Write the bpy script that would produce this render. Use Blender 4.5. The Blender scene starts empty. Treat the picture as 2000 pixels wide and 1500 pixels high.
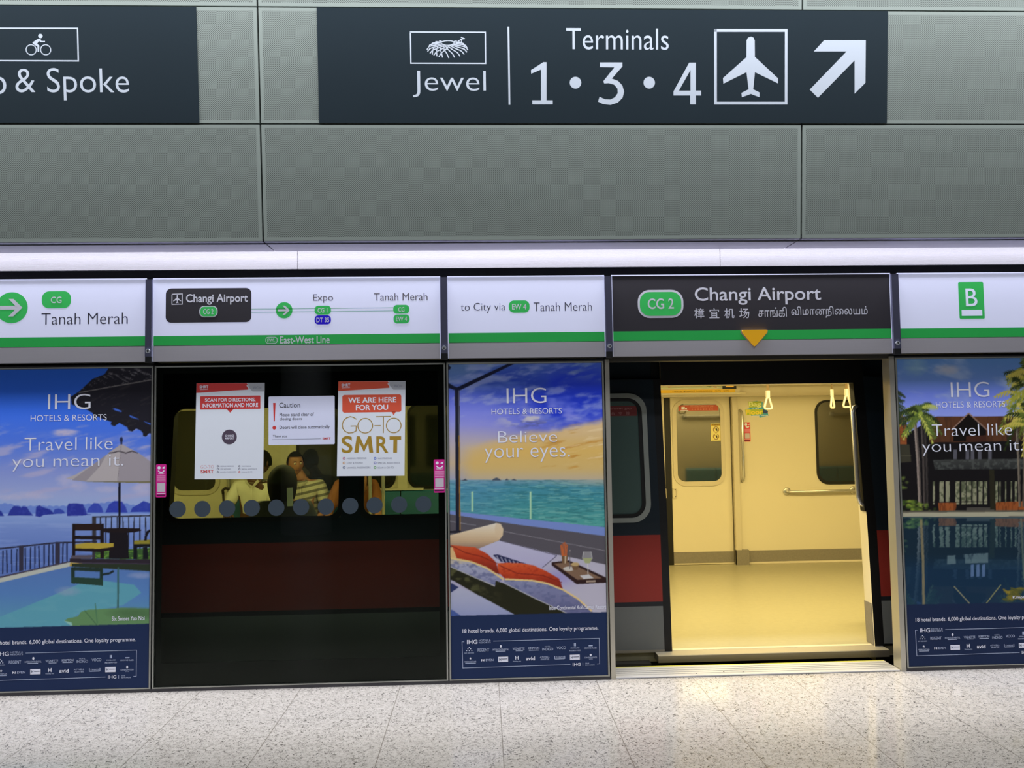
import bpy, math, random
import numpy as np
from mathutils import Vector, Matrix
from mathutils.geometry import tessellate_polygon

random.seed(7)
SC = bpy.context.scene
COL = SC.collection

# ------------------------------------------------------------------ camera, world, lights, exposure
FOC = 1508.7
_y, _p, _r = map(math.radians, (2.239, 2.948, -0.834))
CAM = np.array([0.0, -4.84, 1.588])
_fw = np.array([math.sin(_y)*math.cos(_p), math.cos(_y)*math.cos(_p), math.sin(_p)])
_rt = np.array([math.cos(_y), -math.sin(_y), 0.0])
_up = np.cross(_rt, _fw)
ROT = np.array([math.cos(_r)*_rt+math.sin(_r)*_up, -math.sin(_r)*_rt+math.cos(_r)*_up, _fw])
cam = bpy.data.cameras.new('camera')
cam.sensor_width = 36.0
cam.lens = 36.0*FOC/2000.0
cam.clip_start = 0.05
cam_ob = bpy.data.objects.new('camera', cam)
COL.objects.link(cam_ob)
mw = Matrix.Identity(4)
for i in range(3):
    mw[i][0], mw[i][1], mw[i][2], mw[i][3] = ROT[0][i], ROT[1][i], -ROT[2][i], CAM[i]
cam_ob.matrix_world = mw
SC.camera = cam_ob

world = bpy.data.worlds.new('world')
SC.world = world
world.use_nodes = True
world.node_tree.nodes['Background'].inputs[0].default_value = (0.80, 0.90, 1.0, 1)
world.node_tree.nodes['Background'].inputs[1].default_value = 0.03

def area(name, loc, size, power, color, rot=(0, 0, 0)):
    l = bpy.data.lights.new(name, 'AREA')
    l.shape = 'RECTANGLE'; l.size, l.size_y = size
    l.energy = power; l.color = color
    o = bpy.data.objects.new(name, l)
    o.location = loc; o.rotation_euler = rot
    COL.objects.link(o)
    return o
COOL = (0.93, 0.955, 1.0)
area('ceiling_strip_light', (0, -1.13, 4.62), (15.0, 0.14), 400, COOL)
area('ceiling_strip_light', (0, -3.9, 4.62), (15.0, 0.30), 115, COOL)
area('ceiling_strip_light', (0, -6.0, 4.62), (15.0, 0.30), 80, COOL)
cove = area('cove_strip_light', (0, -0.055, 2.80), (12.0, 0.03), 112, (0.94, 0.94, 1.0))
cove.data.spread = 1.3
WARM = (1.0, 0.80, 0.34)
area('carriage_light', (2.6, 1.05, 2.15), (4.2, 0.4), 117, WARM)
area('carriage_light', (-2.2, 1.7, 2.15), (4.6, 0.4), 96, WARM)

SC.view_settings.view_transform = 'Standard'
SC.view_settings.look = 'None'
SC.view_settings.gamma = 1.0
SC.view_settings.use_curve_mapping = False
SC.view_settings.exposure = 0.0
SC.cycles.use_denoising = True
SC.cycles.max_bounces = 8
SC.cycles.transparent_max_bounces = 24
SC.cycles.sample_clamp_indirect = 4.0

# ------------------------------------------------------------------ materials
def lin(c):
    return tuple((v/255/12.92 if v/255 <= 0.04045 else ((v/255+0.055)/1.055)**2.4) for v in c)
MATS = {}
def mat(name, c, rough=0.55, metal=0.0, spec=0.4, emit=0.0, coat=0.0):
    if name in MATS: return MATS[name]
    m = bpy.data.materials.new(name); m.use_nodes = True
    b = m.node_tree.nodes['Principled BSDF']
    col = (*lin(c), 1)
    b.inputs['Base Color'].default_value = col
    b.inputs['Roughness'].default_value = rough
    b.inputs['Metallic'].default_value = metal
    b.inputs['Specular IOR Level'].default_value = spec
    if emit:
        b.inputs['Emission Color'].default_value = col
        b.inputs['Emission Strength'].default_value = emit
    if coat:
        b.inputs['Coat Weight'].default_value = coat
        b.inputs['Coat Roughness'].default_value = 0.05
    m.diffuse_color = col
    MATS[name] = m
    return m

class N:
    """tiny node-graph helper"""
    def __init__(s, m):
        s.t = m.node_tree; s.b = s.t.nodes.get('Principled BSDF')
    def new(s, typ, **kw):
        n = s.t.nodes.new(typ)
        for k, v in kw.items(): setattr(n, k, v)
        return n
    def link(s, a, b): s.t.links.new(a, b)
    def math(s, op, a, b=None, c=None):
        n = s.new('ShaderNodeMath', operation=op)
        for i, v in enumerate((a, b, c)):
            if v is None: continue
            if isinstance(v, (int, float)): n.inputs[i].default_value = v
            else: s.link(v, n.inputs[i])
        return n.outputs[0]
    def ramp(s, fac, stops):
        n = s.new('ShaderNodeValToRGB'); e = n.color_ramp.elements
        while len(e) < len(stops): e.new(0.5)
        for el, (p, c) in zip(e, stops):
            el.position = p; el.color = (*c, 1) if len(c) == 3 else c
        s.link(fac, n.inputs[0]); return n.outputs[0]
    def mix(s, fac, a, b, mode='MIX'):
        n = s.new('ShaderNodeMix', data_type='RGBA', blend_type=mode)
        for sock, v in ((n.inputs[0], fac), (n.inputs[6], a), (n.inputs[7], b)):
            if isinstance(v, (int, float)): sock.default_value = v
            elif isinstance(v, tuple): sock.default_value = (*v, 1) if len(v) == 3 else v
            else: s.link(v, sock)
        return n.outputs[2]

def steel(name, c, rough, streak=0.06, axis=0, metal=1.0):
    """brushed stainless steel: fine streaks along one axis in colour and roughness"""
    m = mat(name, c, rough, metal)
    g = N(m)
    tc = g.new('ShaderNodeTexCoord'); mp = g.new('ShaderNodeMapping')
    g.link(tc.outputs['Object'], mp.inputs[0])
    sc = [220, 220, 220]; sc[axis] = 0.8
    mp.inputs['Scale'].default_value = sc
    nz = g.new('ShaderNodeTexNoise'); nz.inputs['Scale'].default_value = 4; nz.inputs['Detail'].default_value = 3
    g.link(mp.outputs[0], nz.inputs[0])
    g.link(g.math('ADD', g.math('MULTIPLY', nz.outputs[0], streak*2), rough-streak), g.b.inputs['Roughness'])
    base = lin(c)
    g.link(g.mix(nz.outputs[0], tuple(v*0.94 for v in base), tuple(min(1, v*1.05) for v in base)), g.b.inputs['Base Color'])
    return m

def noisy(name, c, rough, amt=0.12, scale=6.0, spec=0.4):
    m = mat(name, c, rough, 0, spec)
    g = N(m)
    tc = g.new('ShaderNodeTexCoord')
    nz = g.new('ShaderNodeTexNoise'); nz.inputs['Scale'].default_value = scale; nz.inputs['Detail'].default_value = 5
    g.link(tc.outputs['Object'], nz.inputs[0])
    base = lin(c)
    g.link(g.mix(nz.outputs[0], tuple(v*(1-amt) for v in base), tuple(min(1, v*(1+amt)) for v in base)), g.b.inputs['Base Color'])
    return m

def glass(name, tint, ior=1.5, rough=0.0):
    """one face of a tinted pane: fresnel mix of a clear tinted pass and a mirror reflection"""
    if name in MATS: return MATS[name]
    m = bpy.data.materials.new(name); m.use_nodes = True
    t = m.node_tree; t.nodes.clear()
    o = t.nodes.new('ShaderNodeOutputMaterial'); mx = t.nodes.new('ShaderNodeMixShader')
    tr = t.nodes.new('ShaderNodeBsdfTransparent'); gl = t.nodes.new('ShaderNodeBsdfGlossy')
    fr = t.nodes.new('ShaderNodeFresnel')
    fr.inputs[0].default_value = ior
    tr.inputs[0].default_value = (*tint, 1)
    gl.inputs['Roughness'].default_value = rough
    t.links.new(fr.outputs[0], mx.inputs[0]); t.links.new(tr.outputs[0], mx.inputs[1])
    t.links.new(gl.outputs[0], mx.inputs[2]); t.links.new(mx.outputs[0], o.inputs[0])
    MATS[name] = m
    return m

def perforated(name, c):
    m = mat(name, c, 0.62, 0.0, 0.3)
    g = N(m)
    tc = g.new('ShaderNodeTexCoord'); sp = g.new('ShaderNodeSeparateXYZ')
    g.link(tc.outputs['Object'], sp.inputs[0])
    P = 0.0117
    def dots(off):
        fx = g.math('SUBTRACT', g.math('FRACT', g.math('ADD', g.math('DIVIDE', sp.outputs[0], P), off)), 0.5)
        fz = g.math('SUBTRACT', g.math('FRACT', g.math('ADD', g.math('DIVIDE', sp.outputs[2], P), off)), 0.5)
        d = g.math('SQRT', g.math('ADD', g.math('MULTIPLY', fx, fx), g.math('MULTIPLY', fz, fz)))
        return g.math('LESS_THAN', d, 0.235)
    hole = g.math('MAXIMUM', dots(0.0), dots(0.5))
    nz = g.new('ShaderNodeTexNoise'); nz.inputs['Scale'].default_value = 1.3; nz.inputs['Detail'].default_value = 3
    g.link(tc.outputs['Object'], nz.inputs[0])
    base = lin(c)
    b = g.mix(nz.outputs[0], tuple(v*0.92 for v in base), tuple(v*1.08 for v in base))
    g.link(g.mix(hole, b, tuple(v*0.16 for v in base)), g.b.inputs['Base Color'])
    return m

def terrazzo():
    m = mat('terrazzo', (222, 216, 210), 0.2, 0, 0.85)
    g = N(m)
    tc = g.new('ShaderNodeTexCoord'); sp = g.new('ShaderNodeSeparateXYZ')
    g.link(tc.outputs['Object'], sp.inputs[0])
    def noise(scale, detail=2.0, dist=0.0, rough=0.5):
        n = g.new('ShaderNodeTexNoise')
        n.inputs['Scale'].default_value = scale; n.inputs['Detail'].default_value = detail
        n.inputs['Distortion'].default_value = dist; n.inputs['Roughness'].default_value = rough
        g.link(tc.outputs['Object'], n.inputs[0]); return n.outputs[0]
    fle = g.ramp(noise(44, 1.0, 2.6), [(0.628, (0, 0, 0)), (0.640, (1, 1, 1))])
    fle2 = g.ramp(noise(84, 0.8, 2.0), [(0.640, (0, 0, 0)), (0.655, (1, 1, 1))])
    blot = g.ramp(noise(46, 4, 0.6), [(0.32, (0.33, 0.307, 0.28)), (0.50, (0.435, 0.407, 0.374)), (0.75, (0.485, 0.456, 0.422))])
    big = g.ramp(noise(1.1, 2), [(0.3, (0.93, 0.93, 0.93)), (0.7, (1.0, 1.0, 1.0))])
    c = g.mix(1.0, blot, big, 'MULTIPLY')
    c = g.mix(g.math('MULTIPLY', fle, 0.92), c, (0.075, 0.068, 0.062))
    c = g.mix(g.math('MULTIPLY', fle2, 0.7), c, (0.13, 0.12, 0.11))
    def joint(sock, off, half):
        f = g.math('FRACT', g.math('ADD', g.math('DIVIDE', g.math('SUBTRACT', sock, off), 0.6013), 0.5))
        return g.math('LESS_THAN', g.math('ABSOLUTE', g.math('SUBTRACT', f, 0.5)), half/0.6013)
    jx = joint(sp.outputs[0], 0.0808, 0.0022); jy = joint(sp.outputs[1], -0.41, 0.0012)
    c = g.mix(g.math('MULTIPLY', jx, 0.85), c, (0.16, 0.14, 0.12))
    c = g.mix(g.math('MULTIPLY', jy, 0.35), c, (0.16, 0.14, 0.12))
    g.link(c, g.b.inputs['Base Color'])
    g.link(g.math('ADD', g.math('MULTIPLY', noise(9, 3), 0.08), 0.07), g.b.inputs['Roughness'])
    return m

# ------------------------------------------------------------------ planes and mesh building
class Plane:
    def __init__(s, o, u, v):
        s.o = np.array(o, float); s.u = np.array(u, float); s.v = np.array(v, float)
        s.u /= np.linalg.norm(s.u); s.v /= np.linalg.norm(s.v); s.n = np.cross(s.u, s.v)
    def at(s, a, b, off=0.0): return s.o+s.u*a+s.v*b+s.n*off
    def uv(s, x, y):
        """where the sight line of photo point (x, y) meets this plane"""
        d = ROT.T @ np.array([(x-1000)/FOC, -(y-750)/FOC, 1.0])
        t = ((s.o-CAM) @ s.n)/(d @ s.n); q = CAM+t*d-s.o
        return (q @ s.u, q @ s.v)
    def uvs(s, pts): return [s.uv(*p) for p in pts]
def proj(P):
    v = ROT @ (np.asarray(P, float).reshape(-1, 3)-CAM).T
    return 1000+FOC*v[0]/v[2], 750-FOC*v[1]/v[2]
def at(x, y, Y):
    a = Plane((0, Y, 0), (1, 0, 0), (0, 0, 1)).uv(x, y); return (a[0], Y, a[1])
PSD = Plane((0, 0, 0), (1, 0, 0), (0, 0, 1))
HEAD = Plane((0, -0.04, 0), (1, 0, 0), (0, 0, 1))
WALL = Plane((0, -0.36, 2.667), (1, 0, 0), (0, -0.0941, 0.9956))
FAR = Plane((0, 3.5, 0), (1, 0, 0), (0, 0, 1))

_text_cache = {}
def text_geo(body, bold=0.0, space=1.0):
    key = (body, bold, space)
    if key in _text_cache: return _text_cache[key]
    cu = bpy.data.curves.new('t', 'FONT')
    cu.body = body; cu.size = 1.0; cu.offset = bold; cu.space_character = space
    cu.resolution_u = 12 if any(0xB00 < ord(q) < 0xC00 for q in body) else 5; cu.fill_mode = 'FRONT'
    o = bpy.data.objects.new('t', cu)
    me = bpy.data.meshes.new_from_object(o)
    v = np.array([w.co[:2] for w in me.vertices]); f = [list(p.vertices) for p in me.polygons]
    bpy.data.objects.remove(o); bpy.data.curves.remove(cu); bpy.data.meshes.remove(me)
    _text_cache[key] = (v, f)
    return v, f

class B:
    """collects faces in world space and links them as ONE mesh object"""
    def __init__(s): s.v = []; s.f = []; s.m = []; s.mats = []; s.sm = []
    def mi(s, m):
        if m not in s.mats: s.mats.append(m)
        return s.mats.index(m)
    def add(s, verts, faces, m, smooth=False):
        k = len(s.v); i = s.mi(m)
        s.v += [tuple(map(float, p)) for p in verts]
        for f in faces: s.f.append([k+j for j in f]); s.m.append(i); s.sm.append(smooth)
        return s
    # ---- solids
    def box(s, a, b, m):
        (x0, y0, z0), (x1, y1, z1) = a, b
        v = [(x0, y0, z0), (x1, y0, z0), (x1, y1, z0), (x0, y1, z0), (x0, y0, z1), (x1, y0, z1), (x1, y1, z1), (x0, y1, z1)]
        return s.add(v, [(0, 3, 2, 1), (4, 5, 6, 7), (0, 1, 5, 4), (1, 2, 6, 5), (2, 3, 7, 6), (3, 0, 4, 7)], m)
    def slab(s, pl, a, b, front, back, m):
        return s.prism(pl, [(a[0], a[1]), (b[0], a[1]), (b[0], b[1]), (a[0], b[1])], front, back, m)
    def prism(s, pl, pts, front, back, m):
        n = len(pts)
        v = [pl.at(*p, front) for p in pts]+[pl.at(*p, back) for p in pts]
        fs = [(i, i+n, (i+1) % n+n, (i+1) % n) for i in range(n)]
        s.add(v, fs, m)
        tri = tessellate_polygon([[Vector((p[0], p[1], 0)) for p in pts]])
        s.add([pl.at(*p, front) for p in pts], [tuple(t) for t in tri], m)
        return s.add([pl.at(*p, back) for p in pts], [tuple(t)[::-1] for t in tri], m)
    def frame(s, pl, outer, inner, front, back, m):
        n = len(outer)
        for i in range(n):
            j = (i+1) % n
            q = [outer[i], outer[j], inner[j], inner[i]]
            s.add([pl.at(*p, front) for p in q]+[pl.at(*p, back) for p in q],
                  [(0, 1, 2, 3), (7, 6, 5, 4), (0, 4, 5, 1), (2, 6, 7, 3)], m)
        return s
    def tube(s, pts, r, m, seg=12, caps=True):
        pts = [np.array(p, float) for p in pts]; rings = []
        rr = r if isinstance(r, (list, tuple)) else [r]*len(pts)
        up = None
        for i, p in enumerate(pts):
            d = pts[min(i+1, len(pts)-1)]-pts[max(i-1, 0)]; d /= np.linalg.norm(d)
            if up is None: up = np.array([0, 0, 1.0]) if abs(d[2]) < 0.9 else np.array([1.0, 0, 0])
            a = np.cross(up, d); a /= np.linalg.norm(a); b = np.cross(d, a); up = b
            rings.append([p+rr[i]*(math.cos(2*math.pi*k/seg)*a+math.sin(2*math.pi*k/seg)*b) for k in range(seg)])
        v = [q for g in rings for q in g]; f = []
        for i in range(len(pts)-1):
            for k in range(seg):
                f.append((i*seg+k, i*seg+(k+1) % seg, (i+1)*seg+(k+1) % seg, (i+1)*seg+k))
        if caps: f += [tuple(range(seg))[::-1], tuple(range((len(pts)-1)*seg, len(pts)*seg))]
        return s.add(v, f, m, True)
    def ball(s, c, r, m, u=14, w=10):
        r = r if isinstance(r, (list, tuple)) else (r, r, r); v = []; f = []
        for i in range(w+1):
            t = math.pi*i/w
            for k in range(u):
                p = 2*math.pi*k/u
                v.append((c[0]+r[0]*math.sin(t)*math.cos(p), c[1]+r[1]*math.sin(t)*math.sin(p), c[2]+r[2]*math.cos(t)))
        for i in range(w):
            for k in range(u): f.append((i*u+k, (i+1)*u+k, (i+1)*u+(k+1) % u, i*u+(k+1) % u))
        return s.add(v, f, m, True)
    # ---- flat printing on a plane: layer k lies k*0.3 mm in front
    def poly(s, pl, pts, m, k=1):
        tri = tessellate_polygon([[Vector((p[0], p[1], 0)) for p in pts]])
        out = []
        for t in tri:
            a, b, c = [pts[i] for i in t]
            cr = (b[0]-a[0])*(c[1]-a[1])-(b[1]-a[1])*(c[0]-a[0])
            out.append(tuple(t) if cr > 0 else tuple(t)[::-1])
        return s.add([pl.at(*p, k*3e-4) for p in pts], out, m)
    def rect(s, pl, a, b, m, k=1):
        x0, x1 = sorted((a[0], b[0])); y0, y1 = sorted((a[1], b[1]))
        return s.poly(pl, [(x0, y0), (x1, y0), (x1, y1), (x0, y1)], m, k)
    def line(s, pl, pts, w, m, k=1, closed=False):
        n = len(pts)
        for i in range(n if closed else n-1):
            a, b = np.array(pts[i]), np.array(pts[(i+1) % n])
            d = b-a; L = np.linalg.norm(d)
            if L < 1e-9: continue
            d /= L; q = np.array([-d[1], d[0]])*w/2; e = d*w/2
            s.poly(pl, [a-q-e, b-q+e, b+q+e, a+q-e], m, k+0.2*(i % 3))
        return s
    def disc(s, pl, c, r, m, k=1, n=36, ry=None):
        ry = ry or r
        return s.poly(pl, [(c[0]+r*math.cos(2*math.pi*i/n), c[1]+ry*math.sin(2*math.pi*i/n)) for i in range(n)], m, k)
    def ring(s, pl, c, r, w, m, k=1, n=36, a0=0.0, a1=2*math.pi):
        P = [(a0+(a1-a0)*i/n) for i in range(n+1)]
        for i in range(n):
            s.poly(pl, [(c[0]+R*math.cos(t), c[1]+R*math.sin(t)) for R, t in ((r-w/2, P[i]), (r+w/2, P[i]), (r+w/2, P[i+1]), (r-w/2, P[i+1]))], m, k)
        return s
    def rrect(s, pl, a, b, r, m, k=1): return s.poly(pl, rr_pts(a, b, r), m, k)
    def text(s, pl, body, box, m, k=1, bold=0.0, space=1.0, px=True):
        """lettering whose inked extent fills the given box (photo points on the plane, or plane units)"""
        v, f = text_geo(body, bold, space)
        if px:
            x0, y0, x1, y1 = box; xm, ym = (x0+x1)/2, (y0+y1)/2
            u0, u1 = pl.uv(x0, ym)[0], pl.uv(x1, ym)[0]; v1, v0 = pl.uv(xm, y0)[1], pl.uv(xm, y1)[1]
        else: u0, v0, u1, v1 = box
        lo, hi = v.min(0), v.max(0)
        q = (v-lo)/(hi-lo)*np.array([u1-u0, v1-v0])+np.array([u0, v0])
        return s.add([pl.at(*p, k*3e-4) for p in q], f, m)
    def build(s, name, parent=None, smooth=None):
        me = bpy.data.meshes.new(name)
        o = bpy.data.objects.new(name, me); COL.objects.link(o)
        off = np.zeros(3)
        if parent is not None:
            o.parent = parent; q = parent
            while q is not None: off = off+np.array(q.location); q = q.parent
        V = np.array(s.v)-off
        if parent is None:
            c = np.array([(V[:, 0].min()+V[:, 0].max())/2, (V[:, 1].min()+V[:, 1].max())/2, V[:, 2].min()])
            o.location = c; V = V-c
        me.from_pydata(V.tolist(), [], s.f)
        for m in s.mats: me.materials.append(m)
        me.polygons.foreach_set('material_index', s.m)
        me.polygons.foreach_set('use_smooth', [True]*len(s.f) if smooth else s.sm)
        me.update()
        return o
def letters(t, pl, *items, name='lettering'):
    """every line of lettering is a part of its own: (text, box, material, layer, boldness)"""
    for it in items:
        b = B(); b.text(pl, *it); b.build(name, t)
def rr_pts(a, b, r, n=7):
    x0, x1 = sorted((a[0], b[0])); y0, y1 = sorted((a[1], b[1]))
    r = min(r, (x1-x0)/2, (y1-y0)/2); P = []
    for cx, cy, t in ((x1-r, y1-r, 0), (x0+r, y1-r, 90), (x0+r, y0+r, 180), (x1-r, y0+r, 270)):
        for i in range(n+1):
            q = math.radians(t+90*i/n); P.append((cx+r*math.cos(q), cy+r*math.sin(q)))
    return P
def tag(o, label, cat, group=None, kind=None):
    if label: o['label'] = label
    if cat: o['category'] = cat
    if group: o['group'] = group
    if kind: o['kind'] = kind
    return o
def thing(name, label, cat, loc, group=None):
    o = bpy.data.objects.new(name, None); COL.objects.link(o)
    o.location = loc; o.empty_display_size = 0.1
    return tag(o, label, cat, group)
def struct(o, label=None): o['kind'] = 'structure'; o['label'] = label or ''; return o

WHITE = mat('sign_white', (216, 221, 250), 0.45, 0, 0.4, 0.34)  # low glow put into the colour, for light the lamps don't give the headers
INKW = mat('white_ink', (232, 234, 250), 0.5)
GREEN = mat('line_green', (40, 172, 80), 0.42, 0, 0.4, 0.16)  # glow added to the greens and blue too, keeping level with the white
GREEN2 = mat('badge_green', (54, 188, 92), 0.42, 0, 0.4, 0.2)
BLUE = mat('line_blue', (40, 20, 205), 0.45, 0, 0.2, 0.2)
BLACKF = mat('sign_black', (56, 54, 62), 0.42)
INK = mat('dark_ink', (58, 58, 70), 0.5)
GREYINK = mat('grey_ink', (104, 100, 108), 0.5)
FRAME = steel('frame_aluminium', (172, 174, 168), 0.4, 0.05, 2, 0.9)
DARKSEAL = mat('black_rubber', (16, 17, 18), 0.6)
STEEL = steel('brushed_steel', (222, 220, 230), 0.34, 0.04, 0, 0.5)
POLISH = steel('polished_steel', (146, 145, 166), 0.34, 0.03, 0, 1.0)

# ------------------------------------------------------------------ the setting
b = B(); b.box((-9, -11, -0.15), (9, 0.0, 0.0), terrazzo()); fl = b.build('floor'); struct(fl)
DARKWALL = noisy('dark_wall', (22, 23, 26), 0.7)
b = B(); b.box((-9, -11.2, 0.0), (9, -11, 5.0), DARKWALL); struct(b.build('wall_back'))
b = B(); b.box((-9, -11, 4.75), (9, -0.62, 5.0), mat('dark_ceiling', (30, 30, 32), 0.7)); struct(b.build('ceiling'))
b = B()                                                           # round steel pillar seen only as a reflection in the dark glass
seg = 40
for i in range(seg):
    a0, a1 = 2*math.pi*i/seg, 2*math.pi*(i+1)/seg
    P = [(-2.67+0.37*math.cos(a), -7+0.37*math.sin(a)) for a in (a0, a1)]
    b.add([(*P[0], 0), (*P[1], 0), (*P[1], 4.75), (*P[0], 4.75)], [(0, 1, 2, 3)], STEEL, True)
tag(b.build('steel_pillar'), 'round brushed steel pillar reflected in the dark glass screen', 'pillar')

# backing behind the cladding joints, recessed black band above the headers
BLACK = mat('void_black', (13, 13, 16), 0.75)
b = B(); b.slab(WALL, (-4.6, -0.01), (5.3, 2.1), -0.045, -0.10, BLACK); struct(b.build('wall_front'))
b = B()
b.box((-4.6, 0.05, 2.48), (5.3, 0.16, 2.60), BLACK)
b.box((-4.6, 0.10, 2.50), (5.3, 0.16, 2.95), BLACK)
for x in (-1.256, 1.912): b.box((x-0.02, -0.355, 2.677), (x+0.02, -0.10, 2.69), BLACK)  # strips added above the soffit joints to stop cove light leaking through
struct(b.build('trim_1'))

# steel soffit under the cladding: one polished panel per cladding bay
JX = (-4.424, -1.256, 1.912, 5.08)
for i in range(3):
    b = B(); b.box((JX[i]+0.004, -0.357, 2.664), (JX[i+1]-0.004, -0.10, 2.676), POLISH)
    tag(b.build('soffit_panel'), ('polished steel soffit panel under the bicycle sign, left of the dark joint',
        'long polished steel soffit panel between the two slanted dark joints',
        'polished steel soffit panel at far right above the letter sign')[i], 'panel', 'soffit panels')
# bright fascia strips seen between soffit and black band
FASC = steel('fascia_steel', (214, 212, 222), 0.28, 0.05, 0, 0.75)
for i, (x0, x1, lb) in enumerate(((-4.6, -1.145, 'bright steel fascia strip at left above the route map header'),
                                  (-1.142, 1.532, 'bright steel fascia strip in the middle, between two hairline joints'),
                                  (1.535, 5.3, 'bright steel fascia strip at right above the letter sign'))):
    b = B(); b.box((x0, 0.0, 2.575), (x1, 0.02, 2.80), FASC)
    tag(b.build('fascia_strip'), lb, 'strip', 'fascia strips')

# perforated cladding panels, three rows and three bays
CLAD = mat('cladding_green', (122, 131, 126), 0.6, 0, 0.3)
PERF = perforated('cladding_perforated', (122, 131, 126))
rows = ((0.0, 0.6655, 'lower'), (0.6735, 1.3275, 'middle'), (1.3355, 2.0, 'top'))
where = {('lower', 0): 'large grey green perforated panel below the bicycle sign',
         ('lower', 1): 'widest grey green perforated panel below the airport terminals sign',
         ('lower', 2): 'grey green perforated panel at lower right, above the letter sign',
         ('middle', 0): 'grey green perforated panel carrying the bicycle sign',
         ('middle', 1): 'grey green perforated panel carrying the airport terminals sign',
         ('middle', 2): 'grey green perforated panel right of the airport terminals sign',
         ('top', 0): 'top edge strip of perforated panel above the bicycle sign',
         ('top', 1): 'top edge strip of perforated panel above the airplane symbol and numbers',
         ('top', 2): 'top edge strip of perforated panel in the upper right corner'}
for v0, v1, rn in rows:
    for i in range(3):
        b = B()
        u0, u1 = JX[i]+(0.005 if i else 0), JX[i+1]-0.005
        e = 0.02
        O = [(u0, v0), (u1, v0), (u1, v1), (u0, v1)]; I = [(u0+e, v0+e), (u1-e, v0+e), (u1-e, v1-e), (u0+e, v1-e)]
        b.frame(WALL, O, I, 0.0, -0.04, CLAD)
        b.add([WALL.at(*p, -0.0004) for p in I], [(0, 1, 2, 3)], PERF)
        b.add([WALL.at(*p, -0.003) for p in I], [(3, 2, 1, 0)], CLAD)
        tag(b.build('cladding_panel'), where[(rn, i)], 'panel', 'perforated cladding panels')

# ------------------------------------------------------------------ overhead direction signs
SIGN = noisy('sign_slate', (25, 36, 43), 0.75, 0.06, 3, 0.1)
SIGNINK = mat('sign_ink', (172, 180, 192), 0.6, 0, 0.2)
class Off(Plane):
    """a plane shifted outwards, same u and v"""
    def __init__(s, p, off): s.o = p.o+p.n*off; s.u, s.v, s.n = p.u, p.v, p.n
WS = Off(WALL, 0.005)
def px_poly(bb, pl, pts, m, k=1): return bb.poly(pl, pl.uvs(pts), m, k)
def px_line(bb, pl, pts, w, m, k=1, closed=False): return bb.line(pl, pl.uvs(pts), w/FOC*4.84, m, k, closed)
PLANE_SIL = [(1467, 71.5), (1471.5, 73.5), (1474, 79), (1474.3, 111), (1519.5, 153), (1519.5, 163), (1474.5, 141), (1471, 174.5), (1483.4, 180.5),
             (1483.4, 190), (1466.5, 183.5), (1449, 190), (1448, 181.5), (1462, 174.5), (1458, 141), (1412.8, 163.5), (1412, 152.5), (1458, 111.5), (1458.2, 79), (1461, 73.5)]
# sign with bicycle
t = thing('direction_sign', 'dark slate sign with bicycle symbol, cut off by the left edge', 'sign', WALL.at(-2.7, 0.6735), 'overhead direction signs')
b = B(); b.slab(WALL, (-4.3, 0.6735), (-1.601, 1.3275), 0.005, 0.0, SIGN); b.build('board', t)
letters(t, WS, ('& Spoke', (30, 133, 252, 196), SIGNINK, 1, -0.006), ('Hub', (-108, 133, 12, 184), SIGNINK, 1, -0.006))
b = B(); fr = [(-150, 55), (151.5, 55.5), (153, 119), (-150, 118)]
px_line(b, WS, fr, 2.4, SIGNINK, 1, True); b.build('symbol_border', t)
b = B()
for c in ((60.9, 97.3), (89.3, 97.3)): b.ring(WS, WS.uv(*c), 9.6/FOC*4.4, 0.005, SIGNINK)
b.disc(WS, WS.uv(79, 70.3), 4.2/FOC*4.4, SIGNINK)
px_poly(b, WS, [(74, 76), (79, 76), (81, 80), (88, 80), (88, 82.6), (79, 82.6), (76.5, 80), (72.5, 85.5), (77, 89), (76.5, 101), (73.5, 101), (73, 91), (64.5, 86), (63.5, 83)], SIGNINK)
b.build('bicycle_symbol', t)
# sign with airport terminals
t = thing('direction_sign', 'long dark slate sign with airport terminal numbers, airplane symbol and arrow', 'sign', WALL.at(0.75, 0.6735), 'overhead direction signs')
b = B(); b.slab(WALL, (-0.919, 0.6735), (2.4225, 1.3275), 0.005, 0.0, SIGN); b.build('board', t)
letters(t, WS, ('Jewel', (806, 138.5, 949, 190), SIGNINK, 1, -0.008), ('Terminals', (1106, 55.5, 1306, 97), SIGNINK, 1, -0.004))
b = B()
px_poly(b, WS, [(1037, 137), (1061, 121.5), (1067.5, 121.5), (1067.5, 196), (1079.5, 196), (1079.5, 204), (1039.5, 204), (1039.5, 196), (1056.5, 196), (1056.5, 136), (1037.5, 144)], SIGNINK)
ring3 = [(1171.5, 122), (1215.5, 122), (1215.5, 130), (1195, 153.5), (1207, 158), (1215.5, 167), (1219, 179), (1216, 191), (1206.5, 200.5), (1192.5, 205), (1178, 203.5), (1168, 198.5),
         (1171, 189), (1181.5, 194), (1192, 194.5), (1201, 190), (1206.5, 182), (1206, 173), (1199.5, 165.5), (1189, 162.5), (1180, 163), (1178.5, 158.5), (1200, 131.5), (1171.5, 131)]
px_poly(b, WS, ring3, SIGNINK)
px_poly(b, WS, [(1346, 122.5), (1359, 122.5), (1359, 177), (1369.5, 177), (1369.5, 186.5), (1359, 186.5), (1359, 204), (1348, 204), (1348, 186.5), (1315.5, 186.5), (1315.5, 178.5)], SIGNINK)
px_poly(b, WS, [(1348.5, 137), (1348.5, 177), (1326, 177)], SIGN, 2)
for c in ((1124, 161.5), (1268, 161.5)): b.disc(WS, WS.uv(*c), 11.6/FOC*4.4, SIGNINK)
b.build('terminal_numbers', t)
b = B(); px_line(b, WS, [(993, 54), (995, 203)], 3.2, SIGNINK); b.build('divider_line', t)
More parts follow.
